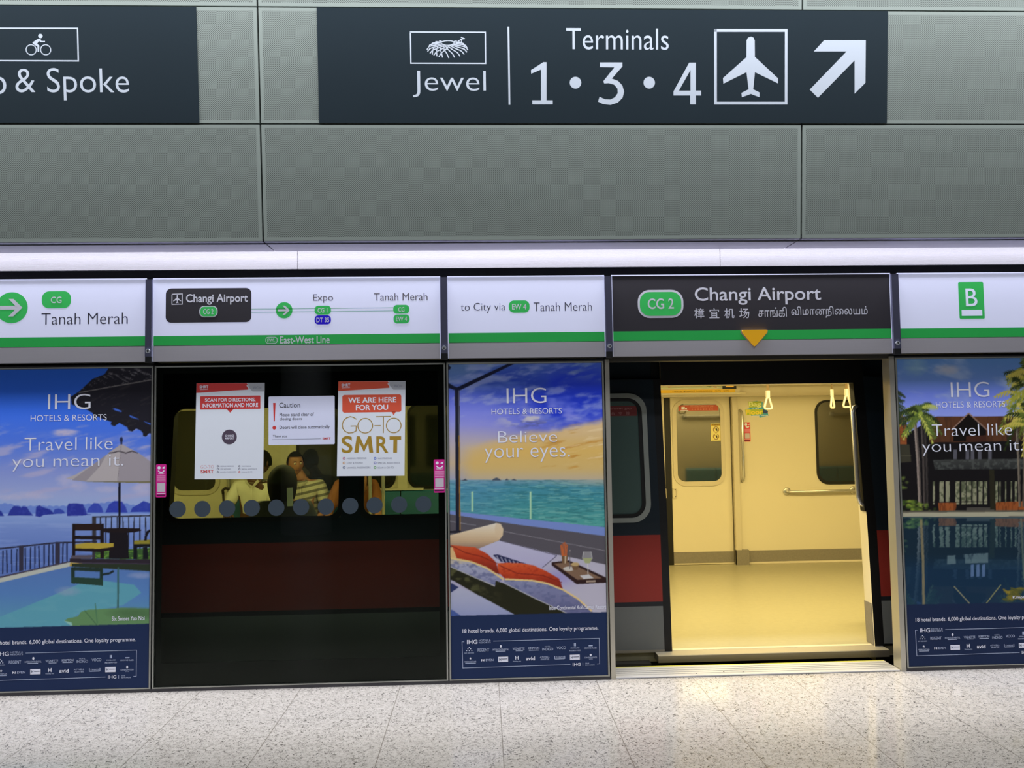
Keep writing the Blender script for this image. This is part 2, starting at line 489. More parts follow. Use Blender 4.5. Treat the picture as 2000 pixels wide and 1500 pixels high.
b = B(); px_line(b, WS, [(801.5, 62.5), (948, 63), (948.5, 124), (802.5, 123.5)], 2.2, SIGNINK, 1, True); b.build('symbol_border', t)
b = B()                                                           # lattice dome symbol
random.seed(3)
cx, cy, ax, ay = 876.0, 97.0, 39.5, 14.5
def dome(a, h):
    s = 1+0.13*math.sin(a*1.3)
    return (cx+ax*math.cos(a)*h-2, cy+2-ay*(0.15+0.95*math.sqrt(max(0, 1-h*h)))*1.0+ay*math.sin(a)*h*0.95*s)
for k in range(9):
    a0 = math.pi*0.35+k*0.30
    px_line(b, WS, [dome(a0+0.9*h, h) for h in np.linspace(0.32, 1.0, 9)], 1.8, SIGNINK)
for k in range(13):
    a0 = -0.55+k*0.30
    px_line(b, WS, [dome(a0-0.9*(h-0.3), h) for h in np.linspace(0.32, 1.0, 9)], 1.8, SIGNINK)
px_line(b, WS, [dome(a, 0.32) for a in np.linspace(0.2, 5.6, 14)], 1.6, SIGNINK)
px_line(b, WS, [(901, 84), (902, 77), (895, 80)], 1.6, SIGNINK); px_line(b, WS, [(900, 76.5), (907, 75.5), (901, 73)], 1.6, SIGNINK)
b.build('dome_symbol', t)
b = B(); px_line(b, WS, [(1397.3, 59.5), (1535.5, 59.5), (1535.3, 201.5), (1397.5, 201.5)], 5.0, SIGNINK, 1, True)
px_poly(b, WS, PLANE_SIL, SIGNINK); b.build('airplane_symbol', t)
b = B(); px_poly(b, WS, [(1609.7, 78.5), (1691, 78.5), (1690.3, 161.7), (1669, 183), (1669, 118), (1597.5, 191), (1581.4, 175), (1653.5, 100.5), (1589.5, 100.5)], SIGNINK)
b.build('arrow', t)

# ------------------------------------------------------------------ header boxes over the screen doors
ZB, ZG0, ZG1, ZT = 2.0, 2.096, 2.157, 2.515
HP = Off(HEAD, 0.002)
def badge(bb, pl, a, c, txt, m=GREEN2, ink=INKW, outline=0.0, k=1, tb=None, bold=0.012):
    A, C_ = pl.uv(*a), pl.uv(*c); r = abs(A[1]-C_[1])*0.42
    if outline:
        bb.rrect(pl, A, C_, r, INKW, k)
        o = outline/FOC*4.84
        x0, x1 = sorted((A[0], C_[0])); y0, y1 = sorted((A[1], C_[1]))
        bb.rrect(pl, (x0+o, y0+o), (x1-o, y1-o), r-o, m, k+1)
    else: bb.rrect(pl, A, C_, r, m, k)
    bb.text(pl, txt, tb, ink, k+2, bold)
def arrow_disc(bb, c, r):
    o = HP.uv(*c); R = r/FOC*4.8
    bb.disc(HP, o, R, GREEN2); s = R/30
    w = 7.5*s
    bb.rect(HP, (o[0]-22*s, o[1]-w/2), (o[0]+14*s, o[1]+w/2), INKW, 2)
    bb.poly(HP, [(o[0]+20*s, o[1]), (o[0]+3*s, o[1]+17*s), (o[0]-6*s, o[1]+17*s), (o[0]+10*s, o[1]), (o[0]-6*s, o[1]-17*s), (o[0]+3*s, o[1]-17*s)], INKW, 2.5)
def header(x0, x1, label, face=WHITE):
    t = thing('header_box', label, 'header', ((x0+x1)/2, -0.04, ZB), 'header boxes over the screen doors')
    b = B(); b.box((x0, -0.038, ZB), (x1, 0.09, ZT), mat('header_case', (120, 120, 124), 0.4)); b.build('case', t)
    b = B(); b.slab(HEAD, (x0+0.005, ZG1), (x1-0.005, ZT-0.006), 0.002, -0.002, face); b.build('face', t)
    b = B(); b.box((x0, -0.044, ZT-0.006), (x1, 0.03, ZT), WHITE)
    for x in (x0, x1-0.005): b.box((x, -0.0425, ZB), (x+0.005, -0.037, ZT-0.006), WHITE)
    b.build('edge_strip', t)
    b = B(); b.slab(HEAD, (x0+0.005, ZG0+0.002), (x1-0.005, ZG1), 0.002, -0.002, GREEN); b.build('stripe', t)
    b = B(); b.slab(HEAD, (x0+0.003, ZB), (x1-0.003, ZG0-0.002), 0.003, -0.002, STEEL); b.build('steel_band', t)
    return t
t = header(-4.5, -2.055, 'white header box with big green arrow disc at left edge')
b = B(); arrow_disc(b, (23, 601), 30); b.build('arrow_disc', t)
b = B(); badge(b, HP, (82, 569), (138.5, 602), 'CG', tb=(99.5, 579.5, 120.5, 592)); b.build('station_badge', t)
b = B(); b.text(HP, 'Tanah Merah', (81, 611, 249.5, 633.5), INK, 1, -0.008); b.build('lettering', t)

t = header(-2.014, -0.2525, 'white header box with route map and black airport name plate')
b = B(); b.rrect(HP, HP.uv(324, 563.5), HP.uv(491, 629), 0.035, BLACKF)
px_line(b, HP, [(336, 574.5), (356, 574), (356, 594), (336, 594.5)], 1.6, INKW, 2, True)
b.poly(HP, [(HP.uv(346.2, 584.3)[0]+(x-1466)*0.138/FOC*4.8, HP.uv(346.2, 584.3)[1]-(y-131)*0.138/FOC*4.8) for x, y in PLANE_SIL], INKW, 2)
b.text(HP, 'Changi Airport', (363.5, 574, 484, 595), INKW, 2, 0.016); b.build('name_plate', t)
b = B(); badge(b, HP, (389.5, 597.5), (425, 619.5), 'CG 2', GREEN2, INKW, 1.8, 3, (397, 603.5, 417, 613.5)); b.build('station_badge', t)
b = B()
for y0, y1 in ((604, 601), (609.8, 607)): px_line(b, HP, [(491, y0), (768, y1)], 1.1, mat('route_green', (120, 190, 150), 0.5))
b.build('route_line', t)
b = B(); arrow_disc(b, (555, 606), 16); b.build('arrow_disc', t)
for a, c, tx, m, tb in (((614.5, 597), (646.5, 614.5), 'CG 1', GREEN2, (620.5, 601.5, 639.5, 610.5)), ((614.5, 616), (646.5, 633.5), 'DT 35', BLUE, (618, 620.3, 643, 629.5)),
                        ((768, 595.5), (799.5, 612.5), 'CG', GREEN2, (778, 600, 790, 608.8)), ((768.5, 614.5), (800, 631.5), 'EW 4', GREEN2, (773.5, 618.5, 795, 627.3))):
    b = B(); badge(b, HP, a, c, tx, m, k=2, tb=tb); b.build('station_badge', t)
letters(t, HP, ('Expo', (611.5, 574.5, 650.5, 591.5), GREYINK), ('Tanah Merah', (730.5, 572.5, 835, 587), GREYINK))
b = B(); badge(b, HP, (518.5, 658), (542, 671), 'EWL', GREEN, INKW, 1.2, 2, (522.5, 661.5, 537.5, 668))
b.text(HP, 'East-West Line', (547, 656.5, 644, 670.5), INKW, 2, 0.012); b.build('line_name', t)

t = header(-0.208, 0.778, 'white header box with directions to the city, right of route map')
letters(t, HP, ('to City via', (900, 591.5, 987, 611.5), INK, 1, -0.008), ('Tanah Merah', (1042, 590.5, 1156, 607.5), INK, 1, -0.008))
b = B(); badge(b, HP, (993.5, 587), (1034.5, 610.5), 'EW 4', tb=(1000, 593.5, 1028, 604.5)); b.build('station_badge', t)

t = header(0.823, 2.614, 'black header box with airport station name above the open doorway', BLACKF)
letters(t, HP, ('Changi Airport', (1357, 560.5, 1603.5, 595), INKW, 1, 0.009), ('சாங்கி', (1481, 599.5, 1536.5, 619), INKW, 1, 0.0), ('விமானநிைலயம்', (1545.5, 598, 1694.5, 620.5), INKW, 1, 0.0),
        *[(ch, (1356+i*29.3, 602.3, 1375.5+i*29.3, 621.5), INKW, 1, 0.004) for i, ch in enumerate('樟宜机场')])
b = B(); badge(b, HP, (1245, 566.5), (1335.5, 620.5), 'CG 2', GREEN2, INKW, 4.2, 1, (1265, 583, 1316, 603.5)); b.build('station_badge', t)
# amber door lamp
L = HP.uv(1448, 646.5); R = HP.uv(1497, 646); Bt = HP.uv(1472.5, 676.5)
t = thing('door_lamp', 'amber downward triangle lamp on the green stripe above the doorway', 'lamp', (Bt[0], -0.05, Bt[1]))
b = B(); e = 0.006
b.prism(HP, [(L[0]-e, L[1]+e), (L[0]-e, L[1]-0.012), (Bt[0], Bt[1]-0.014), (R[0]+e, R[1]-0.012), (R[0]+e, R[1]+e)], 0.006, -0.001, mat('lamp_bezel', (150, 148, 150), 0.4)); b.build('bezel', t)
AMB = mat('amber_lens', (250, 186, 36), 0.3, 0, 0.5, 0.22)
b = B(); tri = [L, (L[0]+0.004, L[1]-0.014), (Bt[0]-0.008, Bt[1]+0.005), (Bt[0], Bt[1]), (Bt[0]+0.008, Bt[1]+0.005), (R[0]-0.004, R[1]-0.014), R, (R[0]-0.008, R[1]+0.005), (L[0]+0.008, L[1]+0.005)]
b.prism(HP, tri[::1], 0.020, 0.006, AMB); b.build('lens', t)

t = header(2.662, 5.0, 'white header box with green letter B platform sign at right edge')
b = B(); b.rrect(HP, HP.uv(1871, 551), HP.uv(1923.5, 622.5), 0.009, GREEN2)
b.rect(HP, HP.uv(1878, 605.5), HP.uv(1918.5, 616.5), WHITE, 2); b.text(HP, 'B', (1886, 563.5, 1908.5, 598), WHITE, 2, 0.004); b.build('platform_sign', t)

BRK = mat('bracket_paint', (82, 84, 110), 0.5); BRK2 = mat('bracket_tip', (20, 21, 26), 0.6)
CHROME = mat('bolt_steel', (206, 212, 222), 0.25, 0.2)
for x0, x1, bx, lb in ((-2.0535, -2.0155, 292, 'dark blue grey upright bracket between arrow header and route map header'),
                   (-0.251, -0.2095, 869.2, 'dark blue grey upright bracket between route map header and city directions header'),
                   (0.7795, 0.8215, 1188.3, 'dark blue grey upright bracket left of the black station name header'),
                   (2.6155, 2.6605, 1750.3, 'dark blue grey upright bracket right of the black station name header')):
    t = thing('header_bracket', lb, 'bracket', ((x0+x1)/2, -0.06, 1.99), 'brackets between header boxes')
    b = B(); b.box((x0, -0.058, 2.03), (x1, 0.0, 2.507), BRK); b.build('bar', t)
    b = B(); b.box((x0+0.001, -0.057, 1.992), (x1-0.001, 0.0, 2.03), BRK2); b.build('end_cap', t)
    xm = (x0+x1)/2; zc = 2.064; b = B()
    PB = Plane((0, -0.058, 0), (1, 0, 0), (0, 0, 1))
    pts = [(xm+0.013*math.cos(a), zc+0.013*math.sin(a)) for a in np.linspace(0, 2*math.pi, 21)[:-1]]
    inn = [(xm+0.0075*math.cos(a), zc+0.0075*math.sin(a)) for a in np.linspace(0, 2*math.pi, 21)[:-1]]
    b.frame(PB, pts, inn, 0.006, 0.0, CHROME); b.disc(PB, (xm, zc), 0.0076, BRK2, 4, 16); b.disc(PB, (xm, zc), 0.003, CHROME, 6, 10)
    b.build('bolt', t)

# ------------------------------------------------------------------ printed pictures (computed point colours on a fine sheet)
def vnoise(x, y, seed):
    xi, yi = np.floor(x).astype(int), np.floor(y).astype(int); fx, fy = x-xi, y-yi
    fx, fy = fx*fx*(3-2*fx), fy*fy*(3-2*fy)
    def h(a, c):
        n = (a*374761393+c*668265263+seed*974711) & 0x7fffffff
        n = ((n ^ (n >> 13))*1274126177) & 0x7fffffff
        return ((n ^ (n >> 16)) & 0xffff)/65535.0
    return (h(xi, yi)*(1-fx)+h(xi+1, yi)*fx)*(1-fy)+(h(xi, yi+1)*(1-fx)+h(xi+1, yi+1)*fx)*fy
def fbm(x, y, seed=0, o=4):
    if x.size > 250000:                                             # work at half density on big canvases
        q = fbm(x[::2, ::2], y[::2, ::2], seed, o)
        return q.repeat(2, 0).repeat(2, 1)[:x.shape[0], :x.shape[1]]
    s = 0; a = 0.5
    for i in range(o): s = s+a*vnoise(x*2**i, y*2**i, seed+i*17); a /= 2
    return s/(1-0.5**o)
def smooth(a, b, x):
    t = np.clip((x-a)/(b-a), 0, 1); return t*t*(3-2*t)
class Canvas:
    def __init__(s, x0, y0, x1, y1, ss=2):
        s.x0, s.y0, s.ss = x0, y0, ss
        s.X, s.Y = np.meshgrid(np.arange(x0, x1, 1/ss)+0.25, np.arange(y0, y1, 1/ss)+0.25)
        s.im = np.zeros((*s.X.shape, 3))
    def fill(s, mask, c):
        r = np.flatnonzero(mask.any(1)); k = np.flatnonzero(mask.any(0))
        if len(r) and len(k):
            w = (slice(r[0], r[-1]+1), slice(k[0], k[-1]+1)); v = s.im[w]
            v += (np.asarray(c, float)-v)*np.asarray(mask[w], float)[..., None]
        return s
    def grad(s, stops, mask=None, slope=0.0, coord=None):
        q = s.Y+slope*s.X if coord is None else coord
        ys = [p for p, _ in stops]
        c = np.stack([np.interp(q, ys, [k[i] for _, k in stops]) for i in range(3)], -1)
        m = np.ones_like(s.X) if mask is None else mask
        s.im += (c-s.im)*m[..., None]; return s
    def mask(s, pts):
        P = np.array(pts, float); m = np.zeros(s.X.shape, bool)
        j0 = max(0, int((P[:, 0].min()-s.x0)*s.ss)-1); j1 = min(s.X.shape[1], int((P[:, 0].max()-s.x0)*s.ss)+2)
        i0 = max(0, int((P[:, 1].min()-s.y0)*s.ss)-1); i1 = min(s.X.shape[0], int((P[:, 1].max()-s.y0)*s.ss)+2)
        if j1 <= j0 or i1 <= i0: return m
        x, y = s.X[i0:i1, j0:j1], s.Y[i0:i1, j0:j1]; r = np.zeros(x.shape, bool)
        for a, c in zip(P, np.roll(P, -1, 0)):
            if a[1] == c[1]: continue
            r ^= ((a[1] > y) != (c[1] > y)) & (x < (c[0]-a[0])*(y-a[1])/(c[1]-a[1])+a[0])
        m[i0:i1, j0:j1] = r; return m
    def poly(s, pts, c, a=1.0): return s.fill(s.mask(pts)*a, c)
    def gpoly(s, pts, stops, horizontal=False, rough=0.0, seed=1):
        q = (s.X if horizontal else s.Y)+(rough*(fbm(s.X/6, s.Y/6, seed)-0.5) if rough else 0)
        return s.grad(stops, s.mask(pts), coord=q)
    def ell(s, cx, cy, rx, ry, c, a=1.0): return s.fill((((s.X-cx)/rx)**2+((s.Y-cy)/ry)**2 < 1)*a, c)
    def blob(s, cx, cy, rx, ry, c, a=1.0, nz=0.6, seed=0):
        j0 = max(0, int((cx-1.3*rx-s.x0)*s.ss)); j1 = max(j0, int((cx+1.3*rx-s.x0)*s.ss)+1)
        i0 = max(0, int((cy-1.3*ry-s.y0)*s.ss)); i1 = max(i0, int((cy+1.3*ry-s.y0)*s.ss)+1)
        w = (slice(i0, i1), slice(j0, j1)); x, y = s.X[w], s.Y[w]
        if not x.size: return s
        d = ((x-cx)/rx)**2+((y-cy)/ry)**2; k = np.clip(1.15-d-nz*fbm(x/9, y/6, seed), 0, 1)*a
        s.im[w] += (np.asarray(c, float)-s.im[w])*k[..., None]; return s
    def line(s, pts, w, c, a=1.0):
        for p, q in zip(pts[:-1], pts[1:]):
            p, q = np.array(p, float), np.array(q, float); d = q-p; L = np.hypot(*d)
            if L < 1e-6: continue
            n = np.array([-d[1], d[0]])/L*w/2; s.poly([p-n, q-n, q+n, p+n], c, a)
        return s
    def frond(s, cx, cy, ang, L, c, droop=0.5, w=6):
        P = []
        for t in np.linspace(0, 1, 9):
            P.append((cx+L*t*math.cos(ang), cy-L*t*math.sin(ang)+droop*L*t*t))
        s.line(P, 1.2, c)
        for i in range(1, 9):
            (x, y), (xa, ya) = P[i], P[i-1]; dx, dy = x-xa, y-ya; n = math.hypot(dx, dy) or 1
            k = w*math.sin(math.pi*(0.15+0.8*i/9))
            for sg in (-1, 1): s.poly([(xa, ya), (x, y), (x+dx/n*k*0.6-sg*dy/n*k, y+dy/n*k*0.6+sg*dx/n*k+k*0.5)], c)
        return s
    def sheet(s, name, pl, u0, u1, v0, v1, m, parent, nu, nv, off=0.0):
        uu, vv = np.meshgrid(np.linspace(u0, u1, nu), np.linspace(v0, v1, nv))
        P = pl.o+uu.reshape(-1, 1)*pl.u+vv.reshape(-1, 1)*pl.v+off*pl.n
        px, py = proj(P)
        h, w = s.im.shape[0]//s.ss*s.ss, s.im.shape[1]//s.ss*s.ss
        sm = s.im[:h, :w].reshape(h//s.ss, s.ss, w//s.ss, s.ss, 3).mean((1, 3))
        fx = np.clip(px-s.x0-0.5, 0, sm.shape[1]-1.001); fy = np.clip(py-s.y0-0.5, 0, sm.shape[0]-1.001)
        ix, iy = fx.astype(int), fy.astype(int); a, c = (fx-ix)[:, None], (fy-iy)[:, None]
        col = (sm[iy, ix]*(1-a)+sm[iy, ix+1]*a)*(1-c)+(sm[iy+1, ix]*(1-a)+sm[iy+1, ix+1]*a)*c
        col = np.clip(col/255, 0, 1); col = np.where(col <= 0.04045, col/12.92, ((col+0.055)/1.055)**2.4)
        base = np.array(parent.location); P = P-base
        me = bpy.data.meshes.new(name); nf = (nu-1)*(nv-1)
        me.vertices.add(nu*nv); me.vertices.foreach_set('co', P.ravel().astype(np.float32))
        i, j = np.meshgrid(np.arange(nu-1), np.arange(nv-1)); k = (j*nu+i).ravel()
        q = np.stack([k, k+1, k+1+nu, k+nu], 1).astype(np.int32)
        me.loops.add(nf*4); me.loops.foreach_set('vertex_index', q.ravel())
        me.polygons.add(nf); me.polygons.foreach_set('loop_start', np.arange(0, nf*4, 4, dtype=np.int32))
        me.update(calc_edges=True)
        at_ = me.color_attributes.new('ink', 'FLOAT_COLOR', 'POINT')
        at_.data.foreach_set('color', np.concatenate([col, np.ones((len(col), 1))], 1).ravel().astype(np.float32))
        me.materials.append(m)
        o = bpy.data.objects.new(name, me); COL.objects.link(o); o.parent = parent
        return o
PRINT = bpy.data.materials.new('printed_sheet'); PRINT.use_nodes = True
g = N(PRINT); an = g.new('ShaderNodeAttribute', attribute_name='ink'); g.link(an.outputs['Color'], g.b.inputs['Base Color'])
g.b.inputs['Roughness'].default_value = 0.5; g.b.inputs['Specular IOR Level'].default_value = 0.12

NAVY = (33, 48, 84)
def art_pool():
    c = Canvas(-60, 690, 312, 1365)
    X, Y = c.X, c.Y
    c.grad([(700, (34, 84, 176)), (760, (44, 96, 205)), (800, (62, 116, 240)), (860, (84, 124, 232)), (920, (140, 156, 222)), (965, (165, 178, 226)), (1000, (160, 186, 232))])
    n = fbm(X/70+3, (Y+X*0.18)/13, 5); c.fill(smooth(0.5, 0.78, n)*smooth(835, 870, Y)*smooth(1000, 950, Y)*0.75, (186, 180, 216))
    n = fbm(X/40, (Y+X*0.2)/9, 9); c.fill(smooth(0.6, 0.85, n)*smooth(820, 840, Y)*smooth(935, 900, Y)*0.5, (206, 192, 214))
    c.fill(smooth(0.0, 1, 1-((X-128)/36)**2-((Y-845)/9)**2)*fbm(X/14, Y/6, 3)*1.3, (206, 194, 216))
    for k, (x, y, rx, ry) in enumerate(((128, 938, 24, 16), (155, 950, 22, 12), (60, 968, 55, 10), (210, 956, 30, 9), (20, 972, 40, 8), (275, 955, 25, 14))):
        c.blob(x, y, rx, ry, (196, 192, 222), 0.8, 0.7, k+20)
    c.grad([(1000, (150, 176, 230)), (1035, (124, 150, 216)), (1120, (92, 120, 192))], smooth(998, 1000, Y))
    c.fill(smooth(0.55, 0.75, fbm(X/60, Y/2.5, 12))*(Y > 1003)*0.3, (170, 188, 232))
    far = [(-60, 1003)]+[(x, 988-9*math.exp(-((x-225)/26)**2)-5*math.exp(-((x-10)/18)**2)-4*math.exp(-((x-175)/30)**2)+1.2*math.sin(x*0.5)) for x in range(-60, 300, 4)]+[(300, 1003)]
    c.poly(far, (104, 134, 216), 0.8)
    for P, col in (([(-30, 1008), (-20, 992), (-5, 994), (3, 999), (8, 1008)], (46, 60, 160)),
                   ([(15, 1007), (19, 998), (27, 988), (38, 989), (42, 992), (44, 989), (52, 990), (58, 999), (65, 1007)], (50, 62, 160)),
                   ([(69, 1008), (71, 990), (77, 986.5), (83, 990), (88, 992), (98, 995), (107, 1004), (85, 1006), (78, 1010)], (46, 58, 158)),
                   ([(104, 1004), (106, 995), (115, 993), (124, 997), (127, 1003)], (60, 80, 180)),
                   ([(131, 1008), (131, 990), (134, 983.5), (150, 983), (162, 985), (166, 993), (170, 1004), (180, 1005), (160, 1007)], (48, 58, 160)),
                   ([(170, 1001), (173, 992), (183, 982.5), (192, 983), (199, 991), (202, 1001)], (62, 80, 186)),
                   ([(206, 1001), (213, 985), (224, 978.5), (238, 979), (246, 991), (249, 1001)], (56, 72, 180)),
                   ([(255, 1000), (258, 992), (270, 985), (280, 978.5), (291, 982), (310, 984), (310, 1000)], (54, 72, 178))):
        c.poly(P, col); c.fill(c.mask(P)*smooth(0.5, 0.7, fbm(X/5, Y/5, 31))*0.3, (84, 98, 196))
    roof = [(216, 690), (218, 710), (204, 731), (181, 740), (166, 754), (154, 765), (138, 775), (140, 790), (168, 799), (181, 807), (183, 821), (188, 819), (190, 813), (197, 817), (217.6, 824), (216, 829), (223, 833), (233, 826), (249, 835), (251, 841), (258, 843), (266, 837), (275, 841), (279, 846), (279, 851), (285, 853), (291, 846), (312, 850), (312, 690)]
    m = c.mask(roof); c.fill(m, (34, 33, 42))
    up = c.mask([(216, 690), (218, 710), (204, 731), (181, 740), (154, 765), (312, 738), (312, 690)])
    c.fill(m*up*smooth(0.56, 0.74, fbm((X+Y)/16, (Y-X*0.5)/3.2, 41, 5)), (98, 96, 102))
    c.fill(m*(1-up)*smooth(0.62, 0.8, fbm(X/20, (Y+0.4*X)/4, 43))*0.4, (70, 66, 66))
    c.line([(154, 767), (220, 755), (312, 739)], 2.0, (120, 116, 116))
    for P in ([(215.5, 796), (219, 798), (226, 797.5), (238, 803), (237, 805), (226, 802)], [(252, 810), (256, 812), (270, 818), (271, 819.5), (255, 815)], [(279, 822), (294, 827), (294, 830), (288, 827)]): c.poly(P, (70, 112, 220))
    # parasol
    c.line([(233.5, 942), (233, 1034)], 4.4, (26, 26, 36))
    c.poly([(128, 935), (168, 940), (228, 938), (310, 936), (310, 944), (232, 942.5), (172, 941)], (128, 122, 92))
    c.poly([(237, 868), (214, 884), (185, 905), (150, 926), (128, 934.5), (168, 940), (231, 940), (236, 890)], (186, 178, 180))
    c.poly([(208, 888), (185, 905), (140, 938), (168, 940), (196, 910)], (150, 142, 150), 0.75)
    c.poly([(237, 868), (270, 884), (310, 913), (310, 940), (231, 940), (236, 890)], (164, 156, 164))
    c.poly([(237, 867), (224, 876), (212, 884), (215, 886), (232, 882), (246, 885), (258, 881), (268, 885), (270, 884), (250, 874)], (176, 168, 172))
    c.line([(212, 885), (222, 884), (232, 881), (246, 885), (258, 881), (269, 885)], 2, (66, 60, 68)); c.line([(237, 868), (234, 900), (230, 940)], 0.8, (120, 112, 120))
    c.ell(237, 859, 3, 5.5, (40, 42, 66)); c.line([(237, 862), (237, 868)], 3, (34, 34, 52))
    # railings
    dk = (38, 38, 52)
    for x in list(range(196, 300, 11)): c.line([(x, 1010), (x+1.5*math.sin(x), 1090)], 2.2, dk)
    c.line([(180, 1010), (312, 1006.5)], 2.6, (52, 50, 62)); c.poly([(180, 1009), (188, 1009), (188, 1092), (180, 1092)], (62, 60, 66))
    for x in list(range(-58, 140, 9)): c.line([(x+1.2*math.sin(x*3), 1076-x*0.13), (x, 1122-x*0.17)], 2.4, (34, 40, 72))
    c.line([(-60, 1078), (110, 1060), (190, 1058)], 2.8, (46, 44, 62))
    for x in (37, 108): c.poly([(x, 1066-(x-37)*0.08), (x+9, 1065-(x-37)*0.08), (x+9, 1114-(x-37)*0.2), (x, 1116-(x-37)*0.2)], (58, 56, 74))
    c.poly([(186, 1078), (312, 1068), (312, 1093), (186, 1091)], (62, 96, 52)); c.fill(c.mask([(186, 1078), (312, 1068), (312, 1093), (186, 1091)])*smooth(0.5, 0.62, fbm(X/7, Y/4, 5)), (104, 150, 60))
    c.poly([(-60, 1140), (-60, 1134), (0, 1126), (135, 1096), (312, 1092), (312, 1104), (140, 1104)], (74, 66, 84))
    wood = (36, 28, 30)
    c.poly([(202, 1032), (240, 1031), (272, 1032), (277, 1036), (262, 1040), (214, 1041), (202, 1039)], wood)
    c.poly([(214, 1040), (249, 1040), (252, 1091), (213, 1091)], (30, 26, 32))
    c.poly([(141, 1023), (202, 1023), (202, 1036), (141, 1036)], (46, 32, 30)); c.poly([(142, 1046), (202, 1047), (202, 1054), (142, 1053)], wood)
    c.poly([(141, 1023), (147, 1023), (147, 1086), (141, 1086)], wood); c.poly([(196, 1023), (203, 1023), (203, 1091), (196, 1091)], wood)
    c.poly([(147, 1063), (170, 1060), (222, 1061), (222, 1068), (196, 1072), (147, 1071)], (190, 166, 64)); c.poly([(147, 1071), (196, 1072), (222, 1068), (222, 1074), (196, 1078), (147, 1076)], wood)
    c.poly([(262, 1056), (290, 1054), (310, 1054), (310, 1062), (262, 1063)], (150, 140, 54)); c.poly([(261, 1063), (310, 1062), (310, 1068), (268, 1069), (268, 1092), (260, 1092)], (26, 28, 34)); c.poly([(279, 1069), (288, 1069), (290, 1092), (279, 1092)], (26, 28, 34))
    c.line([(312, 1034), (290, 1037), (285, 1046), (284, 1056)], 5, (28, 26, 36))
    c.poly([(139, 1085), (182, 1084), (178, 1091), (139, 1091)], (96, 88, 100)); c.poly([(136, 1091), (312, 1093), (312, 1101), (136, 1098)], (50, 42, 52))
    # pool
    pool = [(-60, 1152), (0, 1138), (138, 1106), (312, 1107), (312, 1230), (-60, 1230)]
    c.poly([(-60, 1142), (0, 1129), (137, 1098), (160, 1101), (138, 1107), (0, 1139), (-60, 1153)], (196, 200, 190)); c.poly([(137, 1099), (164, 1101), (150, 1106), (136, 1106)], (190, 160, 70))
    c.gpoly(pool, [(1100, (92, 126, 190)), (1160, (92, 136, 196)), (1225, (98, 160, 184))])
    teal = [(-60, 1230), (0, 1205), (110, 1160), (160, 1138), (200, 1134), (262, 1142), (276, 1158), (240, 1182), (150, 1200), (130, 1230)]
    c.poly(teal, (98, 166, 186)); c.fill(c.mask(teal)*smooth(0.5, 0.7, fbm(X/40, Y/12, 8))*0.3, (118, 180, 192))
    c.blob(133, 1155, 30, 12, (150, 168, 196), 0.8, 0.6, 4); c.blob(275, 1124, 30, 8, (160, 170, 206), 0.7, 0.4, 6)
    c.poly([(140, 1101), (312, 1102), (312, 1117), (200, 1110), (140, 1107)], (48, 58, 44)); c.poly([(139, 1108), (146, 1109), (146, 1140), (139, 1139)], (38, 58, 52)); c.poly([(195, 1110), (201, 1110), (201, 1144), (195, 1143)], (38, 58, 52)); c.poly([(140, 1127), (201, 1130), (201, 1144), (140, 1139)], (44, 70, 58)); c.poly([(140, 1108), (201, 1110), (201, 1117), (140, 1114)], (40, 56, 48))
    c.line([(201, 1122), (214, 1120), (222, 1115)], 4, (34, 46, 48)); c.line([(231, 1108), (230, 1222)], 3.4, (66, 106, 106))
    gp = [(126, 1212), (132, 1208), (152, 1204), (158, 1195), (172, 1191), (206, 1189), (240, 1187), (312, 1189), (312, 1232), (141, 1232), (138, 1216)]
    c.poly(gp, (104, 146, 98)); c.blob(262, 1198, 60, 14, (82, 116, 78), 0.9, 0.3, 2); c.line([(186, 1178), (190, 1218)], 1.5, (76, 122, 92)); c.line([(165, 1192), (190, 1222)], 1.6, (70, 108, 78))
    c.poly([(124, 1212), (140, 1216), (142, 1224), (134, 1219)], (150, 200, 190))
    c.poly([(-60, 1227.5), (0, 1226), (312, 1217.5), (312, 1365), (-60, 1365)], NAVY)
    return c

